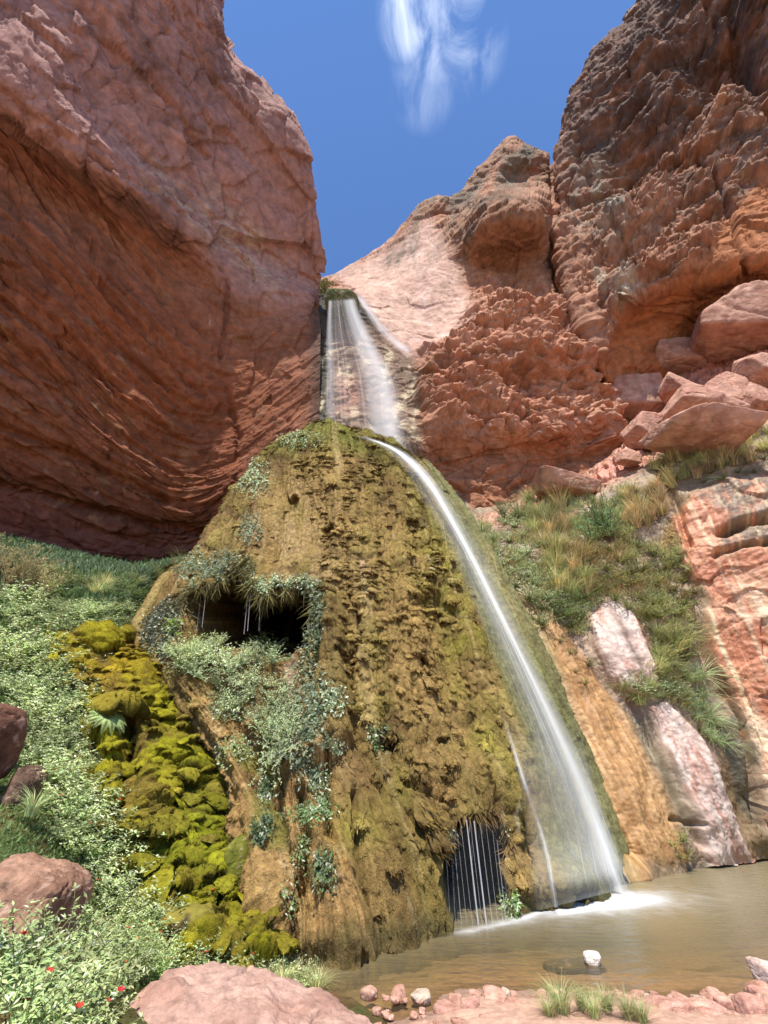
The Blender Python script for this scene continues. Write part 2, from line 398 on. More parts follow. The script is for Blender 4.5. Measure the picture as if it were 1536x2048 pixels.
# ---------------------------------------------------------------- the cliff behind and right of the fall
def back_cliff():
    rows = [
        [(530,610,46.8),(660,590,48),(700,570,48),(770,530,48),(830,460,48),(870,435,48),(920,425,48),(960,370,49),(1015,320,50),(1060,330,50),(1115,350,50),(1180,340,50)],
        [(530,575,38.8),(660,552,40),(700,530,40),(770,490,40),(830,420,40),(870,397,40),(920,387,40),(960,330,41),(1015,275,42),(1060,292,42),(1115,312,42),(1180,300,42)],
        [(530,585,35.8),(660,568,35),(700,552,35.5),(770,525,36),(830,470,37),(870,440,37.5),(920,410,37.5),(965,365,38.5),(1018,315,39),(1060,320,39),(1115,340,40),(1180,330,41)],
        [(530,592,33.8),(660,578,33),(700,568,33.3),(770,545,34),(830,505,35),(870,475,35.5),(915,430,35),(970,385,35.2),(1020,365,38),(1060,362,38.4),(1100,365,38),(1180,370,40)],
        [(530,600,31.8),(660,588,31),(700,580,31.3),(770,562,32),(830,530,33),(870,505,33.5),(920,455,32.5),(965,405,31.4),(1020,395,30.2),(1065,398,30.4),(1105,400,33),(1180,400,37)],
        [(530,606,30.4),(660,597,29.6),(700,590,29.8),(770,578,30.3),(830,552,31),(870,530,31.6),(918,490,31.4),(960,455,29.4),(1020,440,28.4),(1065,440,28.6),(1105,450,31.5),(1180,460,36)],
        [(540,614,29.4),(664,606,28.5),(702,602,28.6),(770,596,29.2),(830,578,29.8),(875,555,30.4),(925,535,31.2),(965,520,31.6),(1020,510,31.4),(1065,510,31.4),(1105,515,31.8),(1180,540,34)],
        [(560,630,28.0),(680,626,27),(710,624,27.2),(775,628,28),(835,615,28.5),(880,600,29),(930,580,29.8),(975,575,30.2),(1020,580,30.0),(1065,578,29.9),(1110,565,30),(1185,590,32)],
        [(570,660,27.0),(690,660,26),(725,664,26),(785,672,26.6),(840,664,27),(885,650,27.3),(935,630,27.6),(980,612,27.7),(1030,605,27.6),(1080,605,27.6),(1140,620,27.6),(1195,650,30)],
        [(572,700,25.9),(700,705,24.9),(750,712,24.9),(805,712,25.2),(845,703,25.5),(890,690,25.8),(945,675,26),(990,668,26),(1040,660,26),(1090,655,26.1),(1150,665,26.3),(1205,700,28.5)],
        [(574,740,24.9),(700,745,23.9),(755,745,23.7),(810,742,23.6),(850,733,23.7),(900,725,23.9),(955,718,24.2),(1000,712,24.5),(1050,708,24.8),(1100,705,25),(1165,705,25.3),(1215,740,27.5)],
        [(576,800,23.4),(700,805,22.5),(755,805,22.4),(810,800,22.4),(855,795,22.6),(910,790,22.8),(965,785,23.1),(1010,780,23.4),(1060,780,23.6),(1115,775,23.9),(1185,780,24.3),(1230,800,26.5)],
        [(578,870,21.8),(700,875,21),(760,875,20.9),(815,873,20.9),(865,870,21.1),(920,862,21.4),(975,855,21.8),(1020,850,22.1),(1070,850,22.4),(1130,845,22.7),(1205,850,23.1),(1240,860,25)],
        [(578,950,21.1),(700,950,20.3),(760,950,20.3),(820,945,20.6),(870,940,21.1),(925,930,21.6),(980,922,22),(1025,915,22.3),(1080,910,22.5),(1140,905,22.7),(1212,905,22.8),(1250,915,24)],
        [(578,1060,19.8),(700,1060,19),(760,1060,19),(830,1060,19.2),(880,1055,19.5),(935,1040,20),(985,1030,20.5),(1030,1015,20.8),(1085,995,21),(1145,975,21.2),(1222,945,21.4),(1260,945,22.5)],
        [(660,1160,17.5),(700,1160,17.5),(780,1160,17.6),(850,1160,17.6),(900,1140,18),(950,1130,18.5),(1000,1110,19),(1050,1090,19.3),(1100,1070,19.6),(1150,1040,20),(1230,1020,20.3),(1270,1010,21)],
    ]
    nv, nu = 640, 620
    G = loft(rows, nu, nv)
    n = smooth_grid(normals(G), 5)
    px, py, t = proj(G)
    big = fbm(G, 0.2, 3, 5)
    rough = fbm(G, 1.1, 4, 8, 0.6)
    A = np.array([1, 1, 1.5])
    fa = facets(G*A, 0.36, 3, 0.8, 0.15)
    fb = facets(G*A, 0.95, 4, 0.7, 0.22)
    fc = facets(G*A, 2.2, 6, 0.8, 0.25)
    pale = sst(-18, 22, in_poly(px+14*rough, py+14*big, [(640,540),(720,520),(800,480),(860,440),(905,500),(930,570),(960,640),(905,690),(845,722),(800,705),(750,660),(715,600),(700,585)]))
    fall = sst(-8, 12, in_poly(px, py, [(600,580),(712,590),(760,650),(800,700),(830,722),(845,900),(845,1000),(600,1000)]))
    knobby = sst(-30, 25, in_poly(px, py, [(840,715),(900,690),(980,560),(1100,590),(1230,620),(1260,900),(1100,880),(980,860),(880,860),(840,800)]))
    under = sst(-10, 25, in_poly(px, py, [(840,850),(980,870),(1100,885),(1260,900),(1260,1200),(840,1200)]))
    knob = sst(-8, 10, in_poly(px, py, [(960,400),(1010,380),(1100,400),(1110,540),(1020,580),(960,545),(945,480)]))
    fl = fbm(np.stack([px/70+py/170, (py-px*.45)/26+2*big, t*0.05], -1), 1.0, 4, 14, .55, True)
    R_ = np.array([[.94, .10, .33], [-.05, .99, -.12], [-.34, .10, .93]]); H = G @ R_.T
    bd = facets(H*np.array([.5, .5, 1.3]), .75, 12, .5, .10)
    D = 0.5*big+0.10*rough+.22*bd*(1-pale)*(1-fall)+lerp(0.22, 0.06, np.maximum(pale, .8*fall))*fa+lerp(0.10, 0.0, pale)*fb+0.05*fc*(1-pale)
    D += knobby*(0.18*fa+0.10*fb+0.03*fc+plates(H*np.array([1, 1, 1.8]), .22, 2.8, 38, 1.2)+plates(H*np.array([1, 1, 1.6]), .6, 2.2, 39, .40)+.14*np.abs(perlin(H*np.array([1, 1, 1.7]), 1.2, 35))+.08*np.abs(perlin(H, 2.8, 36))+.15*np.abs(perlin(G*np.array([.7, .7, 1.4]), 1.0, 33))+.25*sst(.1, .5, fbm(G, .6, 3, 34)))
    D += pale*0.10*fl + under*(0.15*fbm(np.stack([px/60, py/240, t*.05], -1), 1.0, 3, 19, .5, True))
    ledge = np.exp(-((py-(728+8*rough))/9)**2)*sst(830, 860, px)*sst(1010, 960, px)
    D += 0.35*ledge
    for L_, w_, a_ in (([(1108,300),(1112,420),(1108,520),(1135,600),(1165,680)], 7, .9), ([(1085,620),(1120,640),(1150,690)], 6, .5), ([(850,760),(960,748),(1060,760)], 6, .4),
                       ([(1020,985),(1110,930),(1200,905)], 5, .25), ([(900,800),(960,830),(1040,842)], 6, .4)):
        D -= a_*np.exp(-(on_line(px+10*big, py+10*rough, L_)/w_)**2)
    G = G+n*D[..., None]
    col = np.ones(G.shape)*C(170, 127, 100)
    col = mixc(col, C(152, 103, 79), sst(-.2, .4, fbm(G, .45, 4, 22)))
    col = mixc(col, C(226, 202, 190), pale*sst(.45, -.35, fl)*.55+pale*.35)
    top = sst(-20, 30, in_poly(px+10*rough, py, [(640,560),(770,500),(850,380),(930,360),(1020,250),(1130,280),(1110,380),(980,400),(930,560),(900,470),(840,560),(780,545),(720,540)]))
    col = mixc(col, C(116, 103, 87), top*sst(-.3, .35, fbm(np.stack([px/40+py/90, py/120-px/160, t*0], -1), 1., 5, 27, .65)))
    col = mixc(col, C(135, 100, 77), knob*.7)
    col = mixc(col, C(95, 81, 68), np.clip(ell(px, py, 985, 405, 70, 22, -20)+ell(px, py, 930, 480, 60, 16, 110), 0, 1)*sst(-.3, .3, rough))
    col = mixc(col, C(170, 119, 95), knobby*.5)
    col = mixc(col, C(141, 94, 67), under*.8)
    col = mixc(col, C(101, 72, 57), under*sst(.0, .5, fbm(np.stack([px/40, py/16, t*.05], -1), 1., 4, 37))*.6)
    col = mixc(col, C(90, 71, 63), np.exp(-(on_line(px, py, [(1120,540),(1150,620),(1180,700)])/26)**2)*sst(-.3, .3, rough)*.8)
    dk = np.clip(ell(px, py, 830, 770, 40, 60)+ell(px, py, 930, 735, 90, 12)*.7, 0, 1)
    col = mixc(col, C(87, 71, 61), dk*sst(-.4, .3, rough))
    wetc = C(122, 105, 89)
    col = mixc(col, wetc, fall*.85)
    col = mixc(col, C(63, 64, 57), fall*np.clip(sst(680, 622, py)+sst(672, 650, px), 0, 1)*.85)  # wet grey top; the dark left strip is painted shadow
    col = mixc(col, C(203, 188, 155), fall*sst(.05, .4, fbm(np.stack([px/26, py/40, t*0], -1), 1., 4, 43))*sst(660, 720, py)*.7)
    col = mixc(col, C(179, 130, 109), fall*.6*ell(px, py, 700, 790, 26, 40))
    col = col*(1+0.16*fb*(1-pale)+.12*perlin(G, 2.6, 9))[..., None]
    o = grid_obj('back_cliff', G, col, M_ROCK)
    tag(o, 'sunlit pale and red cliff with a round knob, right of the upper fall', 'cliff')
    return keep(G)
BACK = back_cliff()

def right_buttress():
    rows = [
        [(1400,-260,46),(1330,-260,38),(1400,-260,34),(1500,-260,31),(1600,-260,29),(1740,-260,27)],
        [(1400,-110,46),(1325,-120,38),(1400,-120,34),(1500,-120,31),(1600,-120,29),(1740,-120,27)],
        [(1345,20,46),(1276,5,38),(1350,10,34),(1435,10,31),(1520,10,29),(1610,10,27.5),(1740,10,26)],
        [(1275,110,46),(1203,100,38),(1290,110,34),(1380,120,31),(1470,130,29),(1570,140,27),(1740,140,25)],
        [(1225,210,46),(1155,195,38),(1230,210,34),(1320,220,31),(1420,240,28.7),(1540,260,26.7),(1740,260,25)],
        [(1205,300,46),(1122,295,37),(1200,315,33),(1290,335,30),(1390,345,27.6),(1520,350,25.3),(1740,350,24)],
        [(1185,420,42),(1113,415,34),(1190,425,31),(1280,435,28.2),(1390,440,25.7),(1520,435,23.8),(1740,430,22.6)],
        [(1180,540,38),(1114,520,31),(1190,530,28.5),(1280,535,26),(1380,520,24.2),(1500,495,22.7),(1740,470,21.6)],
        [(1200,600,34),(1135,580,28.8),(1195,592,27.1),(1270,592,25.3),(1365,572,24.1),(1490,535,22.7),(1740,490,21.3)],
        [(1215,640,32),(1152,620,27.4),(1205,632,26.2),(1280,625,25.4),(1375,598,24.9),(1490,555,24),(1740,505,22.8)],
        [(1235,700,31),(1176,680,26),(1220,690,25.6),(1295,668,25.6),(1385,628,25.5),(1490,580,25),(1740,520,24.2)],
        [(1260,760,30),(1203,742,25),(1242,742,25.2),(1312,708,25.8),(1400,655,26.2),(1495,600,26),(1740,540,25.3)],
        [(1275,850,29),(1225,820,25.6),(1262,810,26.2),(1335,770,27),(1425,710,27.5),(1510,640,27.5),(1740,590,27)],
    ]
    nv, nu = 600, 460
    rows = [r if len(r) == 7 else r[:5]+[(1670, r[4][1], (r[4][2]+r[5][2])/2)]+r[5:] for r in rows]
    G = loft(rows, nu, nv)
    n = smooth_grid(normals(G), 5)
    px, py, t = proj(G)
    big = fbm(G, 0.17, 3, 105)
    rough = fbm(G, 0.9, 5, 108, 0.62)
    A = np.array([1, 1, 1.5])
    w = 0
    fa = facets(G*A+w, 0.30, 103, 0.8, 0.2)
    fb = facets(G*A+w, 0.8, 104, 0.8, 0.25)
    fc = facets(G*A, 2.0, 106, 0.8, 0.3)
    und = sst(-12, 18, in_poly(px+10*rough, py+10*rough, [(1225,655),(1290,600),(1400,540),(1450,430),(1530,340),(1800,300),(1800,900),(1190,900),(1185,760)]))
    conc = sst(-30, 60, in_poly(px, py, [(1330,30),(1500,20),(1620,60),(1620,250),(1480,300),(1390,220),(1320,210),(1200,330),(1170,300),(1250,250),(1310,140)]))
    nod = sst(-40, 40, in_poly(px, py, [(1180,330),(1300,210),(1420,230),(1700,200),(1700,330),(1450,420),(1330,520),(1180,520)]))
    R_ = np.array([[.92, .10, .38], [-.05, .99, -.12], [-.38, .10, .91]]); H = G @ R_.T
    bd = facets(H*np.array([.42, .42, .9]), .55, 112, .7, .12)
    bd2 = facets(H*np.array([.6, .6, 1.2]), 1.3, 114, .8, .15)
    D = 0.9*big+0.12*rough+(.10*bd+.05*bd2+plates(H*np.array([1, 1, 1.3]), .10, 3.0, 151, 2.2)+plates(H*np.array([1, 1, 1.5]), .30, 2.4, 152, .75)+plates(H*np.array([1, 1, 1.5]), .8, 2.0, 155, .20)+.14*np.abs(perlin(H*np.array([1, 1, 1.6]), .85, 154))+.07*np.abs(perlin(H, 2.3, 153)))*(1-.75*und)+0.15*fa+.6*facets(G*np.array([1, 1, 1.4])+w, .17, 119, .9, .1)*(1-.6*und)+lerp(0.22, 0.06, und)*fb+lerp(0.10, 0.02, und)*fc+nod*(0.16*np.abs(perlin(G, 1.2, 133))+.08*facets(G, 3.2, 109, .8, .3))-1.6*ell(px, py, 1260, 300, 90, 45, -25)-2.2*ell(px, py, 1440, 120, 110, 60, 30)
    for L_, w_, a_ in (([(1460,20),(1490,110),(1520,160)], 14, 1.6), ([(1400,300),(1460,420),(1490,540)], 5, .7), ([(1225,650),(1250,600),(1330,560),(1420,510)], 5, .4),
                       ([(1150,260),(1160,330),(1185,370)], 7, .8), ([(1290,470),(1360,455),(1430,420)], 6, .5), ([(1210,440),(1260,500),(1290,560)], 6, .5), ([(1300,620),(1360,600),(1440,590)], 5, .25)):
        D -= a_*np.exp(-(on_line(px+14*big, py+14*rough, L_)/w_)**2)
    ue = np.linspace(0, 1, nu)[None, :]*np.ones((nv, 1)); D = D*lerp(.26, 1, sst(.08, .34, ue))+.22*(1-sst(.08, .34, ue))*(facets(H*np.array([1, 1, 1.5]), .9, 181, .9, .2)+.5*facets(H, 2.0, 182, .9, .2))
    G = G+n*D[..., None]
    col = np.ones(G.shape)*C(160, 116, 92)
    col = mixc(col, C(139, 96, 72), sst(-.2, .4, fbm(G, .3, 4, 122)))
    var = sst(-.25, .3, fbm(G, .35, 5, 127, .65))
    topz = sst(60, -60, (py-300)-(px-1150)*.25)
    col = mixc(col, C(96, 82, 73), np.clip(topz+.25, 0, 1)*var*.85)
    col = mixc(col, C(203, 187, 159), nod*sst(.1, .5, fbm(G, 1.3, 4, 131, .6))*.5)
    col = mixc(col, C(209, 172, 146), (1-und)*sst(.12, .45, fbm(G*np.array([1, 1, 2.2]), .55, 4, 145, .6))*.55)
    col = mixc(col, C(86, 69, 62), (1-und)*sst(.1, .4, fbm(G, .5, 5, 147, .65))*.7)
    vz = sst(-20, 70, in_poly(px+30*rough, py+30*rough, [(1100,-200),(1800,-200),(1800,120),(1480,110),(1400,260),(1260,330),(1180,420),(1100,380)]))
    col = mixc(col, C(82, 68, 62), vz*(1-und)*sst(-.45, .15, fbm(G, .5, 5, 161, .65))*.72)
    lw = ell(px, py, 1215, 430, 70, 60)+ell(px, py, 1190, 370, 50, 60)
    col = mixc(col, C(147, 142, 126), np.clip(lw, 0, 1)*sst(-.2, .3, rough)*.8)
    col = mixc(col, C(161, 104, 67), und*.85)
    col = mixc(col, C(111, 72, 50), und*sst(.0, .4, fbm(np.stack([px/80, (py+px*.4)/22, t*0], -1), 1., 4, 137))*.6)
    col = mixc(col, C(180, 166, 144), .8*sst(-6, 8, in_poly(px, py, [(1185,545),(1250,545),(1285,590),(1225,650),(1200,600)]))*sst(-.4, .2, rough))
    col = col*(1+0.18*fb*(1-und)+.12*perlin(G, 2.2, 139))[..., None]
    o = grid_obj('sandstone_buttress', G, col, M_ROCK)
    tag(o, 'tall rugged dark-crusted rock buttress overhanging the slope at the right, orange underneath', 'cliff')
    return keep(G)
BUTT = right_buttress()

# ---------------------------------------------------------------- the moss-covered travertine mound under the fall
BASEY = [6.3, 6.38, 6.42, 6.69, 7.05, 7.36, 7.8, 8.47, 9.5, 10.8]
def front_t(py, yb, ya=12.7, za=14.6):
    _, Y, Z = ray(768, py); k = (ya-yb)/za
    return (yb+1.6*k)/(Y-k*Z)
def cone_rows():
    R = []
    rows = [
        (862, [560,592,622,648,672,698,724,746,782,806], 13.2, 12.9),
        (930, [516,545,590,640,690,735,775,808,840,858], 11.6, 9.6),
        (1000, [455,505,565,630,700,760,815,858,893,912], 11.2, 9.0),
        (1110, [392,450,530,615,700,780,850,907,952,977], 10.9, 8.6),
        (1170, [335,400,490,590,700,785,860,922,982,1010], 10.6, 8.3),
        (1320, [285,370,480,600,710,800,890,962,1042,1087], 8.9, 7.8),
        (1480, [425,490,570,650,735,825,920,1002,1092,1154], 7.6, 6.9),
        (1640, [490,545,615,700,785,870,960,1052,1152,1222], 6.7, 6.5),
        (1780, [522,572,645,730,825,900,985,1077,1187,1256], 6.4, 6.4),
    ]
    base = [1903,1915,1912,1895,1875,1860,1840,1812,1785,1752]
    yb0 = list(BASEY)
    # back of the summit
    R.append([(540,900,21)]+[(p, 872 if 1 < j < 8 else 890, 20.5) for j, p in enumerate([575,600,625,650,675,700,725,745,775,795])]+[(800,905,21)])
    for py, xs, a, b in rows:
        yb = [a, b]+[lerp(b, yb0[j], min(1, (j-1)/3.0)) for j in (2, 3, 4)]+yb0[5:]
        r = []
        for j, x in enumerate(xs):
            yy = py
            if py == 862: yy = [888, 862, 848, 851, 852, 856, 862, 868, 893, 912][j]
            r.append((x, yy, front_t(yy, yb[j])))
        l, q = r[0], r[-1]
        R.append([(l[0]+12, l[1]+6, l[2]+2.2)]+r+[(q[0]-14, q[1]+4, q[2]+2.2)])
    r = [(x, y, float(tw(y))) for x, y in zip([540,600,680,760,850,910,1000,1090,1200,1262], base)]
    R.append([(552, 1885, r[0][2]+1.5)]+r+[(1240, 1745, r[-1][2]+2.2)])
    u = []
    for x, y, t in R[-1]:
        p = pt(x, y, t); p[2] -= 0.9
        a, b, c = proj(p); u.append((float(a), float(b), float(c)))
    R.append(u)
    return R
CAVE = [(350,1292),(372,1225),(385,1178),(420,1174),(455,1158),(478,1134),(494,1124),(498,1180),(530,1194),(560,1180),(600,1178),(630,1200),(628,1250),(612,1300),(560,1332),(500,1338),(452,1312),(420,1320),(380,1314)]
HOLE = [(742,1490),(752,1472),(785,1470),(792,1490),(776,1522),(752,1520)]
GROTTO = [(862,1770),(880,1712),(898,1665),(930,1628),(985,1628),(1012,1690),(1000,1740),(1012,1850),(960,1885),(900,1885),(884,1812)]
def mound():
    nv, nu = 1000, 860
    G = loft(cone_rows(), nu, nv)
    px, py, t = proj(G)
    n0 = smooth_grid(normals(G), 8)
    # distances in metres across (a) and down (b)
    du = np.linalg.norm(np.diff(G, axis=1), axis=-1).mean(0); dv = np.linalg.norm(np.diff(G, axis=0), axis=-1)
    mid = nu//2
    a = np.cumsum(np.concatenate([[0], du])); a = (a-a[mid])[None, :]*np.ones((nv, 1))
    wid = np.linalg.norm(np.diff(G, axis=1), axis=-1).sum(1)
    a = a*(wid/wid.mean())[:, None]
    b = np.concatenate([[0], np.cumsum(dv.mean(1))])[:, None]*np.ones((1, nu))
    A2 = np.stack([a, b, 0*a], -1)
    wrp = fbm(A2, 0.6, 3, 201)
    down = np.gradient(G, axis=0); down /= np.linalg.norm(down, axis=-1, keepdims=True)+1e-9
    def tufts(fx, fy, seed):
        q = np.stack([a*fx+0.35*wrp, b*fy+.3*wrp+0.25*perlin(A2, .8, seed), 0*a+0.5], -1)
        f1, f2, cid, vec = worley(q, 1.0, seed, 0.85)
        r = _perm[(cid+11) & 255]/255.0
        lo = vec[..., 1]
        cap = np.exp(-(3.2*vec[..., 0]**2+2.6*np.minimum(lo-.1, 0)**2))     # swelling that grows towards its lower rim
        drop = sst(0.50, 0.24, lo+0.9*vec[..., 0]**2)
        return cap*drop*(0.3+0.7*r), r, lo
    wetR = sst(-10, 26, in_poly(px+12*wrp, py, [(760,870),(830,925),(900,1090),(945,1250),(990,1400),(1030,1560),(1060,1700),(1080,1800),(1400,1800),(1400,800)]))
    orgz = sst(-15, 20, in_poly(px, py, [(330,1330),(470,1330),(560,1480),(650,1520),(655,1620),(690,1740),(700,1900),(520,1900),(500,1700),(400,1480)]))
    calm = np.clip(np.maximum(np.maximum(wetR, .8*orgz), 0.55*ell(px, py, 590, 1080, 90, 110)), 0, 1)
    t1, r1, l1 = tufts(1/0.8, 1/1.5, 3)
    t2, r2, l2 = tufts(1/0.36, 1/0.75, 5)
    t3, r3, l3 = tufts(1/0.15, 1/0.30, 8)
    dens = sst(-.35, .25, fbm(A2, .45, 3, 211))
    col_band = sst(-.15, .25, fbm(np.stack([a*0.9, b*0.10, 0*a], -1), 1., 3, 215))      # tufts run in vertical trains
    amp = (1-0.85*calm)
    pimple = orgz*(.13*fbm(G, 2.2, 4, 271, .6)+.07*fbm(G, 8, 3, 273)+.16*fbm(np.stack([a*3.0, b*.5, 0*a], -1), 1., 4, 275, .6, True)+.12*np.clip(fbm(G, 1.5, 3, 277), 0, 1))
    flute = fbm(np.stack([a*0.8, b*0.06, 0*a], -1), 1.0, 3, 221)
    hair = fbm(np.stack([a*9, b*1.1, 0*a], -1), 1.0, 3, 225, .6)
    hair2 = fbm(np.stack([a*3.2, b*0.35, 0*a], -1), 1.0, 3, 227, .6)
    D = pimple+0.35*flute+0.25*fbm(G, .35, 3, 231)+amp*(0.12*t1*dens+0.08*t2*(0.15+.85*col_band)+0.04*t3)+0.07*hair+0.15*hair2+0.12*fbm(np.stack([a*1.6, b*.13, 0*a], -1), 1., 3, 228, .55, True)+0.05*fbm(G, 4, 3, 235)
    sag = amp*(0.10*t1*dens+0.07*t2*col_band+0.04*t3)
    # mossy bolster low on the right and the lip above the veil
    D += 0.35*ell(px, py, 1090, 1765, 80, 45)+0.22*ell(px, py, 960, 1540, 90, 60)+.18*ell(px, py, 930, 1270, 40, 60, -20)
    D += 0.35*sst(0, 30, in_poly(px, py, [(640,1180),(700,1200),(705,1500),(640,1560),(560,1560),(585,1420),(625,1300)]))
    D += 0.22*sst(12, -4, np.abs(py-1186))*sst(380, 400, px)*sst(640, 620, px)*0
    rim = on_line(px, py, [(845,1193),(880,1198),(912,1230)])
    D -= 0.25*np.exp(-(rim/9)**2)
    for L_, w_, a_ in (([(700,1195),(715,1240),(722,1290)], 4, .25), ([(640,1250),(632,1340),(600,1420)], 6, .5), ([(1000,1500),(1030,1620),(1050,1690)], 5, .3), ([(600,1600),(612,1700),(606,1800)], 8, .45),
                       ([(560,1560),(575,1700),(585,1830)], 8, .4), ([(648,1500),(655,1600),(650,1700)], 7, .3), ([(700,1600),(705,1720),(720,1820)], 6, .25), ([(800,1560),(850,1590),(880,1600)], 7, .3), ([(1020,1590),(1035,1640)], 5, .3)):
        D -= a_*np.exp(-(on_line(px+6*wrp, py, L_)/w_)**2)
    G = G+n0*D[..., None]+down*sag[..., None]
    # hollows: pushed in along the level
    jag = 20*fbm(np.stack([px/26, py/60, 0*px], -1), 1., 3, 241)+8*hair
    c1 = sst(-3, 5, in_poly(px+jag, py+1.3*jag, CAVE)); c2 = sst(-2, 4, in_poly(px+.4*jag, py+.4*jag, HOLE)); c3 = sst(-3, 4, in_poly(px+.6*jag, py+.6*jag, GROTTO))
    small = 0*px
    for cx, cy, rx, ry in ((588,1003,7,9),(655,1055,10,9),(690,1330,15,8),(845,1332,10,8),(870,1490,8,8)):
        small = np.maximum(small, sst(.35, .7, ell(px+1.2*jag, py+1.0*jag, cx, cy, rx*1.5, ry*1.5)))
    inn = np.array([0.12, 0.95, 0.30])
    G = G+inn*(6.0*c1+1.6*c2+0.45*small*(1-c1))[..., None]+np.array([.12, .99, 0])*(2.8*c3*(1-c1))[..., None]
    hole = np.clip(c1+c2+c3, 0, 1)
    # colour
    col = np.ones(G.shape)*C(157, 125, 79)
    m = sst(-.3, .3, fbm(A2*np.array([1, .45, 1]), .6, 4, 251))
    col = mixc(col, C(110, 81, 53), m*.75)
    tan = ell(px, py, 580, 1060, 70, 90, 15)+.9*ell(px, py, 640, 1110, 45, 70)+.7*ell(px, py, 470, 1100, 50, 60, 30)+ell(px, py, 620, 1540, 60, 40)+ell(px, py, 470, 1450, 50, 60)+ell(px, py, 640, 1800, 46, 60)+.7*ell(px, py, 720, 1150, 12, 70, -8)
    col = mixc(col, C(176, 144, 104), np.clip(tan, 0, 1)*sst(-.35, .3, hair2+.4*wrp)*.85)
    org = sst(-15, 20, in_poly(px+16*wrp, py, [(400,1400),(470,1400),(560,1480),(650,1520),(655,1620),(690,1740),(700,1900),(520,1900),(500,1700),(430,1480)]))
    col = mixc(col, C(187, 143, 94), org*.75)
    col = mixc(col, C(117, 84, 55), org*sst(-.05, .35, fbm(np.stack([a*2.6, b*.35, 0*a], -1), 1., 4, 281))*.8)
    col = mixc(col, C(210, 176, 133), org*sst(.1, .4, fbm(G, 3, 4, 283))*.6)
    col = mixc(col, C(118, 117, 53), org*sst(.12, .35, fbm(G, .9, 4, 285))*.7)
    yel = ell(px, py, 930, 1300, 40, 110, -16)+ell(px, py, 780, 1570, 34, 60)+.9*ell(px, py, 960, 1470, 55, 110, -14)+.8*ell(px, py, 880, 1120, 60, 110, -20)+.7*ell(px, py, 700, 1680, 60, 60)+.6*ell(px, py, 840, 1740, 40, 80)+.6*ell(px, py, 570, 1790, 30, 60)
    col = mixc(col, C(140, 131, 52), np.clip(yel, 0, 1)*sst(-.4, .25, fbm(A2, 1.4, 3, 255))*.8)
    gtop = sst(40, -5, py-(880+.10*np.abs(px-700)))+.6*sst(-15, 25, in_poly(px+12*wrp, py, [(700,850),(800,900),(860,980),(905,1090),(870,1100),(800,960),(700,900)]))
    col = mixc(col, C(120, 120, 59), np.clip(gtop, 0, 1)*.8)
    col = mixc(col, C(137, 128, 94), wetR*.75)
    col = mixc(col, C(110, 107, 75), wetR*sst(-.1, .35, hair2+.3*wrp)*.6)
    col = mixc(col, C(123, 123, 84), wetR*.45)
    ygr = np.exp(-(on_line(px, py, [(1000,1180),(1090,1400),(1180,1600),(1215,1700)])/10)**2)
    col = mixc(col, C(123, 120, 57), ygr*sst(-.3, .3, wrp+hair2)*.8)
    gr2 = np.exp(-(on_line(px, py, [(640,1200),(650,1350),(615,1500)])/28)**2)
    col = mixc(col, C(110, 106, 79), gr2*sst(-.2, .3, hair2)*.5)
    rsh = ell(px, py, 980, 1600, 90, 40)+.6*ell(px, py, 850, 1560, 90, 50)
    col = mixc(col, C(118, 83, 59), np.clip(rsh, 0, 1)*.6)
    col = mixc(col, C(210, 173, 153), np.clip(ell(px, py, 579, 1320, 11, 40)+ell(px, py, 577, 1400, 12, 46)+.8*ell(px, py, 730, 1170, 7, 50, -6), 0, 1)*.9)
    # dead moss and painted underside shade below each tuft, darker and browner; wet grey threads
    und = np.clip(sst(.05, .35, l2)*(1-sst(.35, .5, l2))*col_band+.8*sst(.05, .35, l1)*dens*(1-sst(.4, .55, l1)), 0, 1)*amp
    col = mixc(col, C(80, 59, 40), und*.85)
    tip = np.clip(t1*dens+t2*col_band, 0, 1)*amp
    col = mixc(col, C(143, 124, 66), tip*.75)
    thr = sst(.22, .5, hair)*(np.clip(ell(px, py, 860, 1040, 70, 90, -20)+ell(px, py, 880, 1215, 36, 22, 20)+ell(px, py, 1000, 1650, 60, 50)+ell(px, py, 870, 1830, 120, 30), 0, 1))
    col = mixc(col, C(166, 160, 144), thr*.8)
    foot = sst(50, 5, np.abs(py-(1915-(px-600)*.235)))*sst(560, 640, px)
    col = mixc(col, C(90, 84, 58), foot*.6)
    col = mixc(col, C(18, 16, 13), hole)  # darkness inside the hollows painted in, near black
    stk = fbm(np.stack([a*2.2, b*.10, 0*a], -1), 1., 4, 263, .6)
    col = mixc(col, C(101, 77, 46), sst(.08, .4, stk)*.6*(1-.6*wetR))
    col = mixc(col, C(193, 165, 118), sst(-.15, -.45, stk)*.45)
    col = col*(1+.25*fbm(G, 5, 3, 261)+.22*hair)[..., None]
    col = col*np.array([.84, .90, .84])
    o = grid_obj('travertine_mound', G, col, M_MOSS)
    tag(o, 'great cone of travertine covered in brown and olive moss below the fall', 'rock mound')
    return keep(G)
MOUND = mound()

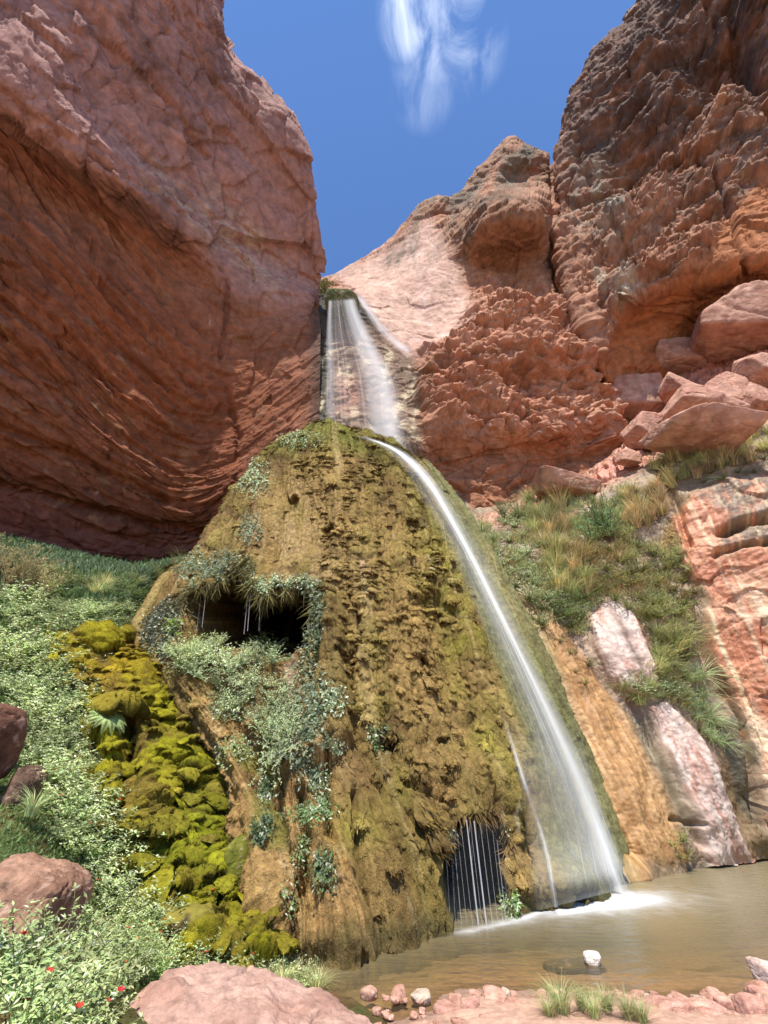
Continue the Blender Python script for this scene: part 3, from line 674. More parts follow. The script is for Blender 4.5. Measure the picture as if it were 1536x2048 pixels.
# ---------------------------------------------------------------- left bank
def left_bank():
    rows = [
        [(-260,990,19),(0,1056,19),(130,1092,19),(260,1124,19.6),(360,1112,20),(430,1080,17.8),(540,1060,18.3)],
        [(-260,1080,13.2),(0,1090,13.6),(130,1115,14.3),(260,1140,15),(360,1125,15.6),(430,1115,16),(540,1110,16.2)],
        [(-260,1150,11),(0,1165,11.5),(130,1175,12),(250,1185,12.6),(350,1185,19),(430,1180,19),(540,1190,20)],
        [(-260,1230,9),(0,1240,9.6),(120,1245,10),(230,1250,10.5),(322,1265,17),(420,1265,18),(560,1260,19)],
        [(-260,1330,7.2),(0,1340,7.8),(100,1345,8.3),(200,1350,8.8),(310,1350,9.3),(430,1350,13.5),(590,1350,15)],
        [(-260,1470,5.2),(0,1470,5.9),(100,1475,6.4),(205,1480,7),(320,1480,7.5),(440,1470,7.9),(600,1480,7.6)],
        [(-260,1620,3.8),(0,1620,4.3),(100,1625,4.8),(210,1630,5.4),(325,1635,6.1),(445,1625,6.5),(610,1640,6.6)],
        [(-260,1780,2.7),(0,1780,3.1),(110,1785,3.7),(225,1790,4.3),(345,1790,4.9),(460,1780,5.3),(620,1790,5.8)],
        [(-260,1940,2),(0,1945,2.35),(125,1940,2.9),(255,1925,3.5),(370,1912,3.95),(490,1905,4.35),(640,1910,4.6)],
        [(-260,2100,1.5),(0,2100,1.75),(150,2085,2.1),(300,2060,2.6),(420,2040,3.0),(540,2012,3.4),(690,1990,3.65)],
        [(-260,2350,1.1),(0,2350,1.2),(200,2320,1.4),(380,2280,1.7),(560,2230,2.0),(720,2170,2.4),(860,2110,2.8)],
        [(-300,2900,.75),(0,2900,.8),(250,2900,.85),(480,2800,.95),(700,2700,1.1),(900,2600,1.3),(1100,2500,1.5)],
    ]
    nv, nu = 420, 260
    G = loft(rows, nu, nv)
    n = smooth_grid(normals(G), 4)
    px, py, t = proj(G)
    G = G+n*(0.10*fbm(G, .9, 4, 301)+0.04*fbm(G, 4, 3, 305))[..., None]*np.clip(t/5, .3, 1.5)[..., None]
    col = np.ones(G.shape)*C(84, 70, 44)
    col = mixc(col, C(70, 84, 44), sst(-.2, .3, fbm(G, .7, 4, 311)))
    col = mixc(col, C(130, 90, 62), sst(.0, .4, fbm(G, 1.1, 3, 315))*.6)
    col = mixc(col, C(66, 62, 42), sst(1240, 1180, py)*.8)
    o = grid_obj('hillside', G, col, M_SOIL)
    tag(o, 'sloping soil bank below the overhang, hidden under green plants', 'bank', kind='structure')
    return keep(G)
BANK = left_bank()

# ---------------------------------------------------------------- right slope down to the pool
def right_slope():
    W = lambda x, y: (x, y, float(tw(y)))
    rows = [
        [(880,930,22),(960,985,22),(1060,985,22.2),(1150,950,22.8),(1230,890,24),(1310,730,30),(1400,630,31),(1530,545,31),(1740,480,30)],
        [(890,1000,20),(960,1040,19),(1070,1000,19.3),(1155,975,19.8),(1235,905,21),(1320,835,22.5),(1405,765,23.5),(1533,680,23.5),(1740,620,22.5)],
        [(900,1040,18.3),(965,1052,18),(1075,1018,18),(1160,990,18),(1240,945,18.2),(1320,890,18.8),(1405,835,19.2),(1535,775,19),(1740,720,18)],
        [(915,1070,17),(980,1075,16.7),(1080,1045,16.7),(1165,1015,16.7),(1245,975,16.9),(1325,930,17),(1408,890,17),(1536,858,16.6),(1740,830,16)],
        [(940,1110,15.4),(1005,1115,15.3),(1088,1095,15.4),(1170,1070,15.5),(1250,1045,15.6),(1330,1005,15.6),(1410,962,15.4),(1538,935,15.2),(1740,915,14.8)],
        [(980,1185,13.7),(1052,1190,13.6),(1118,1188,13.6),(1188,1188,13.7),(1265,1172,13.8),(1345,1140,14),(1415,1090,13.9),(1540,1050,13.5),(1740,1020,13)],
        [(1040,1300,12),(1098,1300,11.9),(1152,1298,12.1),(1215,1295,11.9),(1292,1290,12.1),(1360,1275,12.5),(1425,1240,12.7),(1540,1200,12.3),(1740,1180,11.7)],
        [(1100,1430,10.7),(1160,1430,10.5),(1220,1430,10.8),(1290,1425,11),(1362,1420,11),(1422,1425,11.4),(1484,1410,11.5),(1560,1390,11.2),(1740,1370,10.7)],
        [(1160,1580,9.4),(1220,1580,9.2),(1290,1575,9.6),(1352,1570,9.8),(1418,1562,9.9),(1472,1560,10.4),(1522,1555,10.5),(1585,1550,10.3),(1740,1530,10)],
        [(1220,1700,8.7),(1272,1700,8.5),(1335,1695,8.8),(1392,1688,9.1),(1452,1678,9.4),(1502,1672,9.9),(1542,1670,10),(1605,1665,9.9),(1740,1650,9.8)],
        [W(1245,1765),W(1300,1752),W(1352,1744),W(1412,1735),W(1470,1727),W(1502,1722),W(1542,1718),W(1605,1712),W(1740,1705)],
    ]
    u = []
    for x, y, t in rows[-1]:
        p = pt(x, y, t); p[2] -= 0.8; p[1] -= .15
        a, b, c = proj(p); u.append((float(a), float(b), float(c)))
    rows.append(u)
    nv, nu = 700, 500
    G = loft(rows, nu, nv)
    n = smooth_grid(normals(G), 5)
    px, py, t = proj(G)
    big = fbm(G, .5, 3, 401); rough = fbm(G, 2.0, 4, 405, .6); w = perlin(G, .8, 402)
    fa = facets(G*np.array([1, 1, 1.6])+w[..., None]*.6, .7, 403, .7, .2); fb = facets(G*np.array([1, 1, 1.4])+.3*rough[..., None], 1.9, 404, .8, .25)
    # bands that run down the slope: coordinate across, in px, sheared
    ax = px-(py-1200)*0.46
    rub = sst(-10, 30, in_poly(px, py, [(940,1040),(1070,985),(1150,960),(1235,880),(1300,800),(1400,700),(1800,500),(1800,830),(1536,850),(1420,885),(1310,930),(1180,1000),(1060,1040),(960,1060)]))
    wallR = sst(-8, 14, in_poly(px+8*w, py, [(1395,985),(1450,955),(1800,900),(1800,1720),(1480,1720),(1500,1600),(1440,1440),(1400,1200),(1360,1130),(1340,1040)]))
    strip = sst(-8, 10, in_poly(px+10*w, py, [(1035,1190),(1080,1195),(1170,1320),(1240,1420),(1300,1540),(1360,1660),(1370,1760),(1245,1780),(1180,1560),(1100,1350)]))
    slabA = sst(-5, 10, in_poly(px+8*w, py+6*rough, [(1180,1235),(1215,1200),(1255,1215),(1300,1300),(1318,1360),(1280,1400),(1225,1370),(1190,1300)]))
    slabB = sst(-5, 10, in_poly(px+8*w, py+6*rough, [(1285,1415),(1330,1405),(1400,1470),(1440,1560),(1470,1640),(1492,1722),(1405,1735),(1390,1640),(1350,1560),(1310,1490)]))
    ribs = fbm(np.stack([ax/34, py/420, 0*px], -1), 1., 4, 411, .55)
    fine = fbm(np.stack([ax/8, py/120, 0*px], -1), 1., 3, 415)
    D = .25*big+.06*rough+rub*(.30*fa+.16*fb)+(1-rub)*.12*ribs+strip*(.18+.03*fine-.02*rough)+.16*slabA+.18*slabB+.07*rough
    seam = fbm(np.stack([px/300, (py+.30*px)/26, 0*px], -1), 1., 4, 421, .6, True)
    D += wallR*(.25+.05*seam*sst(1450, 1100, py)+.10*fa)
    for L_, w_, a_ in (([(1440,1075),(1490,1050),(1560,1035)], 9, .8), ([(1425,1120),(1480,1100),(1560,1085)], 6, .4), ([(1370,1200),(1420,1330),(1480,1480),(1520,1650)], 9, .35), ([(1260,1400),(1330,1560),(1400,1690)], 7, .25), ([(1330,1640),(1395,1650)], 5, .15),
                       ([(1320,940),(1350,1000),(1380,1100)], 7, .3)):
        D -= a_*np.exp(-(on_line(px+6*w, py+5*rough, L_)/w_)**2)
    G = G+n*D[..., None]
    soil = C(117, 97, 74)
    col = np.ones(G.shape)*soil
    col = mixc(col, C(144, 121, 91), sst(-.2, .3, rough+.4*big))
    col = mixc(col, C(176, 116, 94), rub)
    low = sst(1210, 1330, py-(px-1180)*.1)
    col = mixc(col, C(145, 121, 99), low)
    strcol = mixc(np.ones(G.shape)*C(152, 112, 68), C(176, 138, 92), sst(-.2, .35, fine+.4*ribs))
    strcol = mixc(strcol, C(125, 93, 56), sst(.1, .4, ribs)*.7)
    strcol = mixc(strcol, C(125, 115, 73), sst(20, -10, in_poly(px, py, [(1060,1190),(1400,1190),(1400,1780),(1265,1780)]))*.6)
    col = col*(1-strip[..., None])+strcol*strip[..., None]
    gry = sst(-20, 25, in_poly(px+12*w, py, [(1230,1420),(1290,1440),(1350,1560),(1395,1660),(1350,1680),(1300,1560)]))
    col = mixc(col, C(123, 114, 91), gry*.8)
    rk = mixc(np.ones(G.shape)*C(185, 161, 147), C(159, 113, 94), sst(-.1, .35, fbm(np.stack([ax/24, py/150, 0*px], -1), 1., 4, 431)))
    rk = mixc(rk, C(202, 190, 176), sst(.0, .4, fbm(np.stack([ax/20, py/60, 0*px], -1), 1., 4, 433))*.7)
    rk = mixc(rk, C(116, 97, 86), .8*np.exp(-((ax-1208)/9)**2)*slabA+.75*sst(.15, .4, fbm(np.stack([ax/14, py/90, 0*px], -1), 1., 4, 437))*sst(1480, 1600, py))
    rm = np.maximum(slabA, slabB)
    col = col*(1-rm[..., None])+rk*rm[..., None]
    wl = mixc(np.ones(G.shape)*C(165, 104, 73), C(182, 127, 94), sst(-.2, .3, fbm(np.stack([ax/90, py/90, 0*px], -1), 1., 4, 441)))
    wl = mixc(wl, C(199, 167, 134), .75*sst(.1, .4, fbm(np.stack([ax/16, py/300, 0*px], -1), 1., 4, 443)))
    pal = ell(px, py, 1530, 1220, 70, 50)+ell(px, py, 1490, 1480, 60, 90, 60)+ell(px, py, 1530, 1600, 50, 80)
    wl = mixc(wl, C(206, 184, 153), np.clip(pal, 0, 1)*sst(-.4, .2, rough+ribs)*.8)
    g1 = sst(-12, 14, in_poly(px+12*w, py+12*rough, [(1380,975),(1470,950),(1800,930),(1800,1090),(1490,1105),(1430,1120),(1450,1040),(1400,1010)]))
    wl = mixc(wl, C(107, 99, 82), g1*sst(-.5, .1, rough+fine*.5)*.85)
    wl = mixc(wl, C(203, 178, 136), g1*np.exp(-((((px-.5*(py-960))-1480) % 46)-23)**2/12)*.4)
    str1 = np.exp(-(on_line(px, py, [(1385,1265),(1420,1340),(1465,1440),(1500,1520)])/15)**2)+.8*np.exp(-(on_line(px, py, [(1440,1440),(1490,1560),(1530,1680)])/16)**2)
    wl = mixc(wl, C(76, 70, 50), np.clip(str1, 0, 1)*sst(-.6, .1, ribs+rough)*.85)
    str2 = np.exp(-(on_line(px, py, [(1400,1180),(1425,1270),(1475,1390),(1530,1500)])/5)**2)
    wl = mixc(wl, C(212, 192, 154), str2*.8)
    col = col*(1-wallR[..., None])+wl*wallR[..., None]
    gut = sst(-10, 15, in_poly(px+10*w, py, [(1420,1440),(1450,1440),(1500,1560),(1540,1722),(1490,1722),(1470,1630),(1440,1550)]))
    gc = mixc(np.ones(G.shape)*C(115, 93, 63), C(82, 74, 55), sst(-.1, .3, ribs))
    col = col*(1-gut[..., None])+gc*gut[..., None]
    col = mixc(col, C(84, 78, 62), .7*sst(40, 4, 1745-py-(px-1300)*-.0)*sst(1262, 1300, px))
    col = col*(1+.12*fb*rub+.14*perlin(G, 5, 445))[..., None]
    o = grid_obj('hillside', G, col, M_WETROCK)
    tag(o, 'striped orange, pink and grey rock slope falling to the right side of the pool', 'slope', kind='structure')
    return keep(G)
SLOPE = right_slope()

# ---------------------------------------------------------------- pool bed, sand bank and water
def ground_z(x, y):
    shore = 5.2+0.10*x+0.25*np.sin(x*1.3)-0.55*sst(1.0, -1.2, x)
    d = y-shore
    return np.where(d < 0, -0.12*d*np.exp(d*0.05), -0.085*d-0.02*d*d*(d < 3)-0.18*(d >= 3))+0*x
def pool():
    xs = np.concatenate([np.linspace(-40, -3, 30)[:-1], np.linspace(-3, 7, 330)[:-1], np.linspace(7, 60, 40)])
    ys = np.concatenate([np.linspace(-60, 2.5, 30)[:-1], np.linspace(2.5, 8, 260)[:-1], np.linspace(8, 60, 60)])
    X, Y = np.meshgrid(xs, ys)
    Z = ground_z(X, Y)
    Z = np.maximum(Z, -0.9); Z = np.minimum(Z, 0.55)
    G = np.stack([X, Y, Z], -1)
    near = sst(10, 7, np.abs(Y-5))
    G[..., 2] += near*(0.05*fbm(G, 1.3, 4, 501)+.018*fbm(G, 7, 3, 505))
    col = np.ones(G.shape)*C(177, 143, 123)
    col = mixc(col, C(139, 117, 89), sst(0, -.15, G[..., 2])*.9)
    col = mixc(col, C(110, 96, 62), sst(-.12, -.5, G[..., 2]))
    col = mixc(col, C(89, 67, 45), sst(.12, .45, fbm(G*np.array([1, 2.2, 1]), 1.6, 4, 511))*sst(.02, -.03, G[..., 2])*.8)
    col = mixc(col, C(201, 162, 138), sst(.1, .4, fbm(G, 5, 3, 515))*sst(-.02, .05, G[..., 2])*.7)
    col = col*(1-.38*sst(.07, .015, G[..., 2])*sst(-.06, -.01, G[..., 2]))[..., None]
    o = grid_obj('ground', G, col, surface_mat('sand', .9, 16, .3, .5, 60, .2, .01))
    tag(o, 'pinkish sand bank running under the pool as its brown bed', 'ground', kind='structure')
    m, nt, b = mat_new('pool_water')
    N, L = nt.nodes.new, nt.links.new
    nt.nodes.remove(b)
    out = nt.nodes['Material Output']
    tc = N('ShaderNodeTexCoord'); no = N('ShaderNodeTexNoise'); no.inputs['Scale'].default_value = 3.4; no.inputs['Detail'].default_value = 4
    mp = N('ShaderNodeMapping'); mp.inputs['Scale'].default_value = (1, 2.2, 1); L(tc.outputs['Object'], mp.inputs[0]); L(mp.outputs[0], no.inputs['Vector'])
    bp = N('ShaderNodeBump'); bp.inputs['Strength'].default_value = .6; bp.inputs['Distance'].default_value = .05; L(no.outputs[0], bp.inputs['Height'])
    tr = N('ShaderNodeBsdfTransparent'); tr.inputs[0].default_value = (.86, .80, .62, 1)
    df = N('ShaderNodeBsdfDiffuse'); df.inputs[0].default_value = (*C(156, 142, 104), 1)
    gl = N('ShaderNodeBsdfGlossy'); gl.inputs['Roughness'].default_value = .28; L(bp.outputs[0], gl.inputs['Normal'])
    # silt hides the bed the deeper it gets: depth grows with distance from the shore
    at = N('ShaderNodeAttribute'); at.attribute_name = 'Col'
    m1 = N('ShaderNodeMixShader'); L(at.outputs['Fac'], m1.inputs[0]); L(tr.outputs[0], m1.inputs[1]); L(df.outputs[0], m1.inputs[2])
    fr = N('ShaderNodeFresnel'); fr.inputs[0].default_value = 1.33; L(bp.outputs[0], fr.inputs['Normal'])
    m2 = N('ShaderNodeMixShader'); L(fr.outputs[0], m2.inputs[0]); L(m1.outputs[0], m2.inputs[1]); L(gl.outputs[0], m2.inputs[2])
    L(m2.outputs[0], out.inputs[0])
    xs = np.linspace(-2.2, 22, 160); ys = np.linspace(4.0, 19, 110)
    X, Y = np.meshgrid(xs, ys); Z = 0*X
    dep = np.clip(-ground_z(X, Y), 0, 2)
    f = np.clip(.06+.80*(1-np.exp(-dep*2.8)), 0, .86)
    w = link('pool', mesh_of('pool', np.stack([X, Y, Z], -1).reshape(-1, 3), grid_faces(*X.shape), np.repeat(f.reshape(-1, 1), 3, 1), True, [m]))
    tag(w, 'still shallow olive brown pool at the foot of the mound', 'pool', kind='structure')
pool()
#PART3

# ---------------------------------------------------------------- leaves
def leaf_mat(name, rough=0.55, transl=0.35, var=0.35):
    m, nt, b = mat_new(name)
    N, L = nt.nodes.new, nt.links.new
    at = N('ShaderNodeAttribute'); at.attribute_name = 'Col'
    oi = N('ShaderNodeObjectInfo')
    hs = N('ShaderNodeHueSaturation'); L(at.outputs['Color'], hs.inputs['Color'])
    mr = N('ShaderNodeMapRange'); mr.inputs[3].default_value = 1-var; mr.inputs[4].default_value = 1+var; L(oi.outputs['Random'], mr.inputs[0]); L(mr.outputs[0], hs.inputs['Value'])
    m2 = N('ShaderNodeMath'); m2.operation = 'MULTIPLY_ADD'; m2.inputs[1].default_value = 7.31; m2.inputs[2].default_value = 0.0; L(oi.outputs['Random'], m2.inputs[0])
    fr = N('ShaderNodeMath'); fr.operation = 'FRACT'; L(m2.outputs[0], fr.inputs[0])
    m3 = N('ShaderNodeMapRange'); m3.inputs[3].default_value = 0.478; m3.inputs[4].default_value = 0.515; L(fr.outputs[0], m3.inputs[0]); L(m3.outputs[0], hs.inputs['Hue'])
    L(hs.outputs[0], b.inputs['Base Color']); b.inputs['Roughness'].default_value = rough; b.inputs['Specular IOR Level'].default_value = 0.35
    tl = N('ShaderNodeBsdfTranslucent'); L(hs.outputs[0], tl.inputs[0])
    mx = N('ShaderNodeMixShader'); mx.inputs[0].default_value = transl
    L(b.outputs[0], mx.inputs[1]); L(tl.outputs[0], mx.inputs[2]); L(mx.outputs[0], nt.nodes['Material Output'].inputs[0])
    return m
M_LEAF = leaf_mat('leaf', .5, .42); M_GRASS = leaf_mat('grass_blade', .6, .3); M_STEM = leaf_mat('stem', .8, 0.0, .2); M_FLOWER = leaf_mat('petal', .6, .3, .1); M_FUZZ = leaf_mat('moss_tuft', .95, .15, 0.0)

def leaf_quads(P, d, nrm, ln, wd, fold=0.12):
    """kite leaves: base P, direction d, face normal nrm"""
    d = d/(np.linalg.norm(d, axis=1, keepdims=True)+1e-9)
    s = np.cross(d, nrm); s /= np.linalg.norm(s, axis=1, keepdims=True)+1e-9
    up = np.cross(s, d)
    ln = np.asarray(ln)[:, None]; wd = np.asarray(wd)[:, None]
    V = np.stack([P, P+d*ln*.45+s*wd*.5+up*fold*wd, P+d*ln, P+d*ln*.45-s*wd*.5+up*fold*wd], 1)
    n = len(P)
    return V.reshape(-1, 3), np.arange(4*n).reshape(n, 4)
def shades(rng, n, base, per=4, dv=.25, alt=None, pa=.15):
    c = np.asarray(base)[None, :]*(1+dv*rng.uniform(-1, 1, (n, 1)))*(1+.08*rng.uniform(-1, 1, (n, 3)))
    if alt is not None:
        k = rng.uniform(size=n) < pa; c[k] = np.asarray(alt)*(1+dv*rng.uniform(-1, 1, (k.sum(), 1)))
    return np.repeat(c, per, 0)
def tube(pts, r0, r1, k=4):
    pts = np.asarray(pts, float); n = len(pts)
    T = np.gradient(pts, axis=0); T /= np.linalg.norm(T, axis=1, keepdims=True)+1e-9
    a = np.cross(T, [0.31, 0.2, 0.93]); a /= np.linalg.norm(a, axis=1, keepdims=True)+1e-9
    b = np.cross(T, a); r = np.linspace(r0, r1, n)[:, None, None]
    th = np.linspace(0, 2*np.pi, k, endpoint=False)
    V = pts[:, None, :]+r*(np.cos(th)[None, :, None]*a[:, None, :]+np.sin(th)[None, :, None]*b[:, None, :])
    i = np.arange(n*k).reshape(n, k); j = np.roll(i, -1, 1)
    return V.reshape(-1, 3), np.stack([i[:-1], j[:-1], j[1:], i[1:]], -1).reshape(-1, 4)
class Acc:
    def __init__(s): s.V, s.F, s.C, s.n = [], [], [], 0
    def add(s, V, F, c):
        s.V.append(V); s.F.append(F+s.n); s.n += len(V)
        c = np.asarray(c); s.C.append(np.broadcast_to(c, (len(V), 3)) if c.ndim == 1 else c)
    def mesh(s, name, mat, smooth=False):
        return mesh_of(name, np.concatenate(s.V), np.concatenate(s.F), np.concatenate(s.C), smooth, [mat])
def stem_path(rng, h, spread, n=6, bend=.25):
    az = rng.uniform(0, 2*np.pi); out = spread*math.sqrt(rng.uniform(.02, 1))
    t = np.linspace(0, 1, n)[:, None]
    d = np.array([math.cos(az), math.sin(az), 0])
    p = d*out*(t**1.3)+np.array([0, 0, 1])*h*(t-bend*out/max(spread, .01)*t**2.2)
    return p+rng.normal(0, .02*h, (n, 3))*t
def flower_mesh():
    A = Acc(); az = np.arange(5)*1.256
    V, F = leaf_quads(np.zeros((5, 3)), np.stack([np.cos(az), np.sin(az), .55+0*az], -1), np.repeat([[0, 0, 1.]], 5, 0), np.full(5, .032), np.full(5, .026))
    A.add(V, F, C(190, 72, 44)); return A.mesh('flower', M_FLOWER)
FLOWER = flower_mesh()
def herb_meshes(seed, stems=26, h=.55, spread=.5, ll=.095, lw=.034, leaf=None, alt=None, flowers=0, per=20, droop=.2, name='herb'):
    rng = np.random.RandomState(seed)
    leaf = C(112, 146, 84) if leaf is None else leaf
    F_, S_, B_ = Acc(), Acc(), []
    for k in range(stems):
        p = stem_path(rng, h*rng.uniform(.55, 1.05), spread)
        S_.add(*tube(p, .006, .002, 3), C(106, 112, 66))
        m = int(per*rng.uniform(.7, 1.2))
        q = rng.uniform(.12, 1, m); q[-3:] = 1
        Q = np.stack([np.interp(q, np.linspace(0, 1, len(p)), p[:, i]) for i in range(3)], -1)
        az = rng.uniform(0, 2*np.pi, m)
        d = np.stack([np.cos(az), np.sin(az), rng.uniform(-droop, .6, m)], -1)
        nr = np.stack([.3*rng.normal(size=m), .3*rng.normal(size=m), np.ones(m)], -1)
        s = rng.uniform(.6, 1.15, m)*(1.1-.45*q)
        V, F = leaf_quads(Q, d, nr, ll*s, lw*s)
        F_.add(V, F, shades(rng, m, leaf, 4, .3, alt))
        if k < flowers: B_.append(p[-1]*1.03+[0, 0, .01])
    return (F_.mesh(name+'_foliage', M_LEAF), S_.mesh(name+'_stems', M_STEM), B_)
def blades_mesh(seed, n=110, h=.6, spread=.12, lean=.55, w=.009, col=None, alt=None, name='grass', seg=5, up=.0):
    rng = np.random.RandomState(seed); A = Acc()
    col = C(120, 146, 84) if col is None else col
    for k in range(n):
        az = rng.uniform(0, 2*np.pi); L_ = h*rng.uniform(.5, 1.1); le = lean*rng.uniform(.3, 1.3)
        d = np.array([math.cos(az), math.sin(az), 0]); s = np.array([-d[1], d[0], 0])
        t = np.linspace(0, 1, seg)[:, None]
        p = d*spread*rng.uniform(0, 1)+d*L_*le*t**1.8+np.array([0, 0, 1])*L_*(t-.45*le*t**2.4)
        ww = w*rng.uniform(.7, 1.3)*(1-.9*t)
        V = np.concatenate([p-s*ww, p+s*ww]); i = np.arange(seg-1)
        F = np.stack([i, i+seg, i+seg+1, i+1], -1)
        A.add(V, F, shades(rng, 1, col, 2*seg, .3, alt, .25))
    return A.mesh(name, M_GRASS)
def fern_mesh(seed, fronds=17, L=.6, col=None):
    rng = np.random.RandomState(seed); A = Acc(); col = C(150, 172, 112) if col is None else col
    for k in range(fronds):
        az = 2*np.pi*k/fronds+rng.uniform(-.2, .2); l = L*rng.uniform(.7, 1.1)
        d = np.array([math.cos(az), math.sin(az), 0]); t = np.linspace(0, 1, 9)[:, None]
        p = d*l*t*.95+np.array([0, 0, 1])*l*(.75*t-.85*t*t)
        A.add(*tube(p, .005, .001, 3), C(120, 126, 76))
        q = np.linspace(.12, .98, 22); Q = np.stack([np.interp(q, t[:, 0], p[:, i]) for i in range(3)], -1)
        s = np.array([-d[1], d[0], 0])
        for sg in (1, -1):
            dd = np.repeat((s*sg+.35*d)[None], 22, 0)+[0, 0, -.15]
            ln = .10*L/.6*np.sin(np.pi*(.12+.86*q))+.012
            V, F = leaf_quads(Q, dd, np.repeat([[0, 0, 1.]], 22, 0), ln, ln*.26)
            A.add(V, F, shades(rng, 22, col, 4, .2))
    return A.mesh('fern', M_LEAF)
def spray_mesh(seed, stems=30, h=1.0, spread=.45, col=None, alt=None, ll=.11, lw=.014, per=34):
    """upright willowy shrub of narrow leaves"""
    rng = np.random.RandomState(seed); A = Acc(); B = Acc(); col = C(104, 132, 76) if col is None else col
    for k in range(stems):
        p = stem_path(rng, h*rng.uniform(.6, 1.05), spread, 7, .15)
        B.add(*tube(p, .009, .003, 3), C(112, 92, 66))
        m = per; q = rng.uniform(.25, 1, m)
        Q = np.stack([np.interp(q, np.linspace(0, 1, len(p)), p[:, i]) for i in range(3)], -1)
        az = rng.uniform(0, 2*np.pi, m); d = np.stack([np.cos(az)*.7, np.sin(az)*.7, rng.uniform(.2, 1.2, m)], -1)
        V, F = leaf_quads(Q, d, rng.normal(size=(m, 3)), ll*rng.uniform(.6, 1.2, m), np.full(m, lw))
        A.add(V, F, shades(rng, m, col, 4, .3, alt, .2))
    return A.mesh('spray', M_LEAF), B.mesh('spray_stems', M_STEM)

RNG = np.random.RandomState(41)
def plant(name, label, cat, meshes, loc, scale, group=None, tilt=None, parts=('foliage', 'stem', 'flower')):
    """thing with one mesh (tuple -> parts under an Empty)"""
    many = isinstance(meshes, tuple)
    o = bpy.data.objects.new(name, None if many else meshes); COL.objects.link(o)
    o.location = loc; o.scale = (scale,)*3 if np.isscalar(scale) else scale
    o.rotation_euler = (0, 0, RNG.uniform(0, 6.28))
    if tilt is not None:
        q = Vector((0, 0, 1)).rotation_difference(Vector(tilt).normalized())
        e = o.rotation_euler.to_quaternion(); o.rotation_mode = 'QUATERNION'; o.rotation_quaternion = q @ e
    tag(o, label, cat, group)
    if many:
        o.empty_display_size = .1
        for me, pn in zip(meshes, parts):
            if isinstance(me, list):
                for q in me: link('flower', FLOWER, o, q)
            elif me is not None: link(pn, me, o)
    return o
def poly_points(poly, n, mind, rng):
    poly = np.array(poly, float); lo, hi = poly.min(0), poly.max(0); out = []
    for _ in range(n*60):
        p = rng.uniform(lo, hi)
        if in_poly(np.array([p[0]]), np.array([p[1]]), poly)[0] > 0 and all(abs(p[0]-q[0])+abs(p[1]-q[1]) > mind for q in out):
            out.append(p)
            if len(out) >= n: break
    return out
def thin(s, k=2):
    o = Loft(); o.G, o.px, o.py, o.t, o.n = s.G[::k, ::k], s.px[::k, ::k], s.py[::k, ::k], s.t[::k, ::k], s.n[::k, ::k]; return o
MOUNDt, BANKt, SLOPEt, BACKt = thin(MOUND, 2), BANK, thin(SLOPE, 2), thin(BACK, 2)

def fuzz(name, s, mask, n, ln, wd, colfn, rng, out=.5, down=.7, parent=None, mat=None, scale_t=True):
    """short hanging or standing tufts rooted all over a surface, one mesh"""
    w = mask.ravel().astype(float)
    area = np.linalg.norm(np.cross(np.gradient(s.G, axis=0).reshape(-1, 3), np.gradient(s.G, axis=1).reshape(-1, 3)), axis=1)
    w = w*np.minimum(area, np.percentile(area, 99)); cdf = np.cumsum(w); cdf /= cdf[-1]
    idx = np.searchsorted(cdf, rng.uniform(size=n))
    idx = np.minimum(idx, w.size-1)
    P = s.G.reshape(-1, 3)[idx]+rng.normal(0, .012, (n, 3)); N_ = s.n.reshape(-1, 3)[idx]
    g = np.array([0, 0, -1.0]); tang = g-N_*(N_ @ g)[:, None]
    d = N_*out+tang*down+rng.normal(0, .38, (n, 3))
    nr = N_+rng.normal(0, .5, (n, 3))
    k = np.clip(s.t.ravel()[idx]/10, .3, 1.6) if scale_t else 1.0
    V, F = leaf_quads(P-N_*.01, d, nr, ln*k*rng.uniform(.5, 1.3, n), wd*k*rng.uniform(.6, 1.3, n))
    c = colfn(idx, P)*(1+.35*rng.uniform(-1, 1, (n, 1)))
    me = mesh_of(name, V, F, np.clip(np.repeat(c, 4, 0), 0, 1), False, [mat or M_FUZZ])
    return link(name, me, parent)

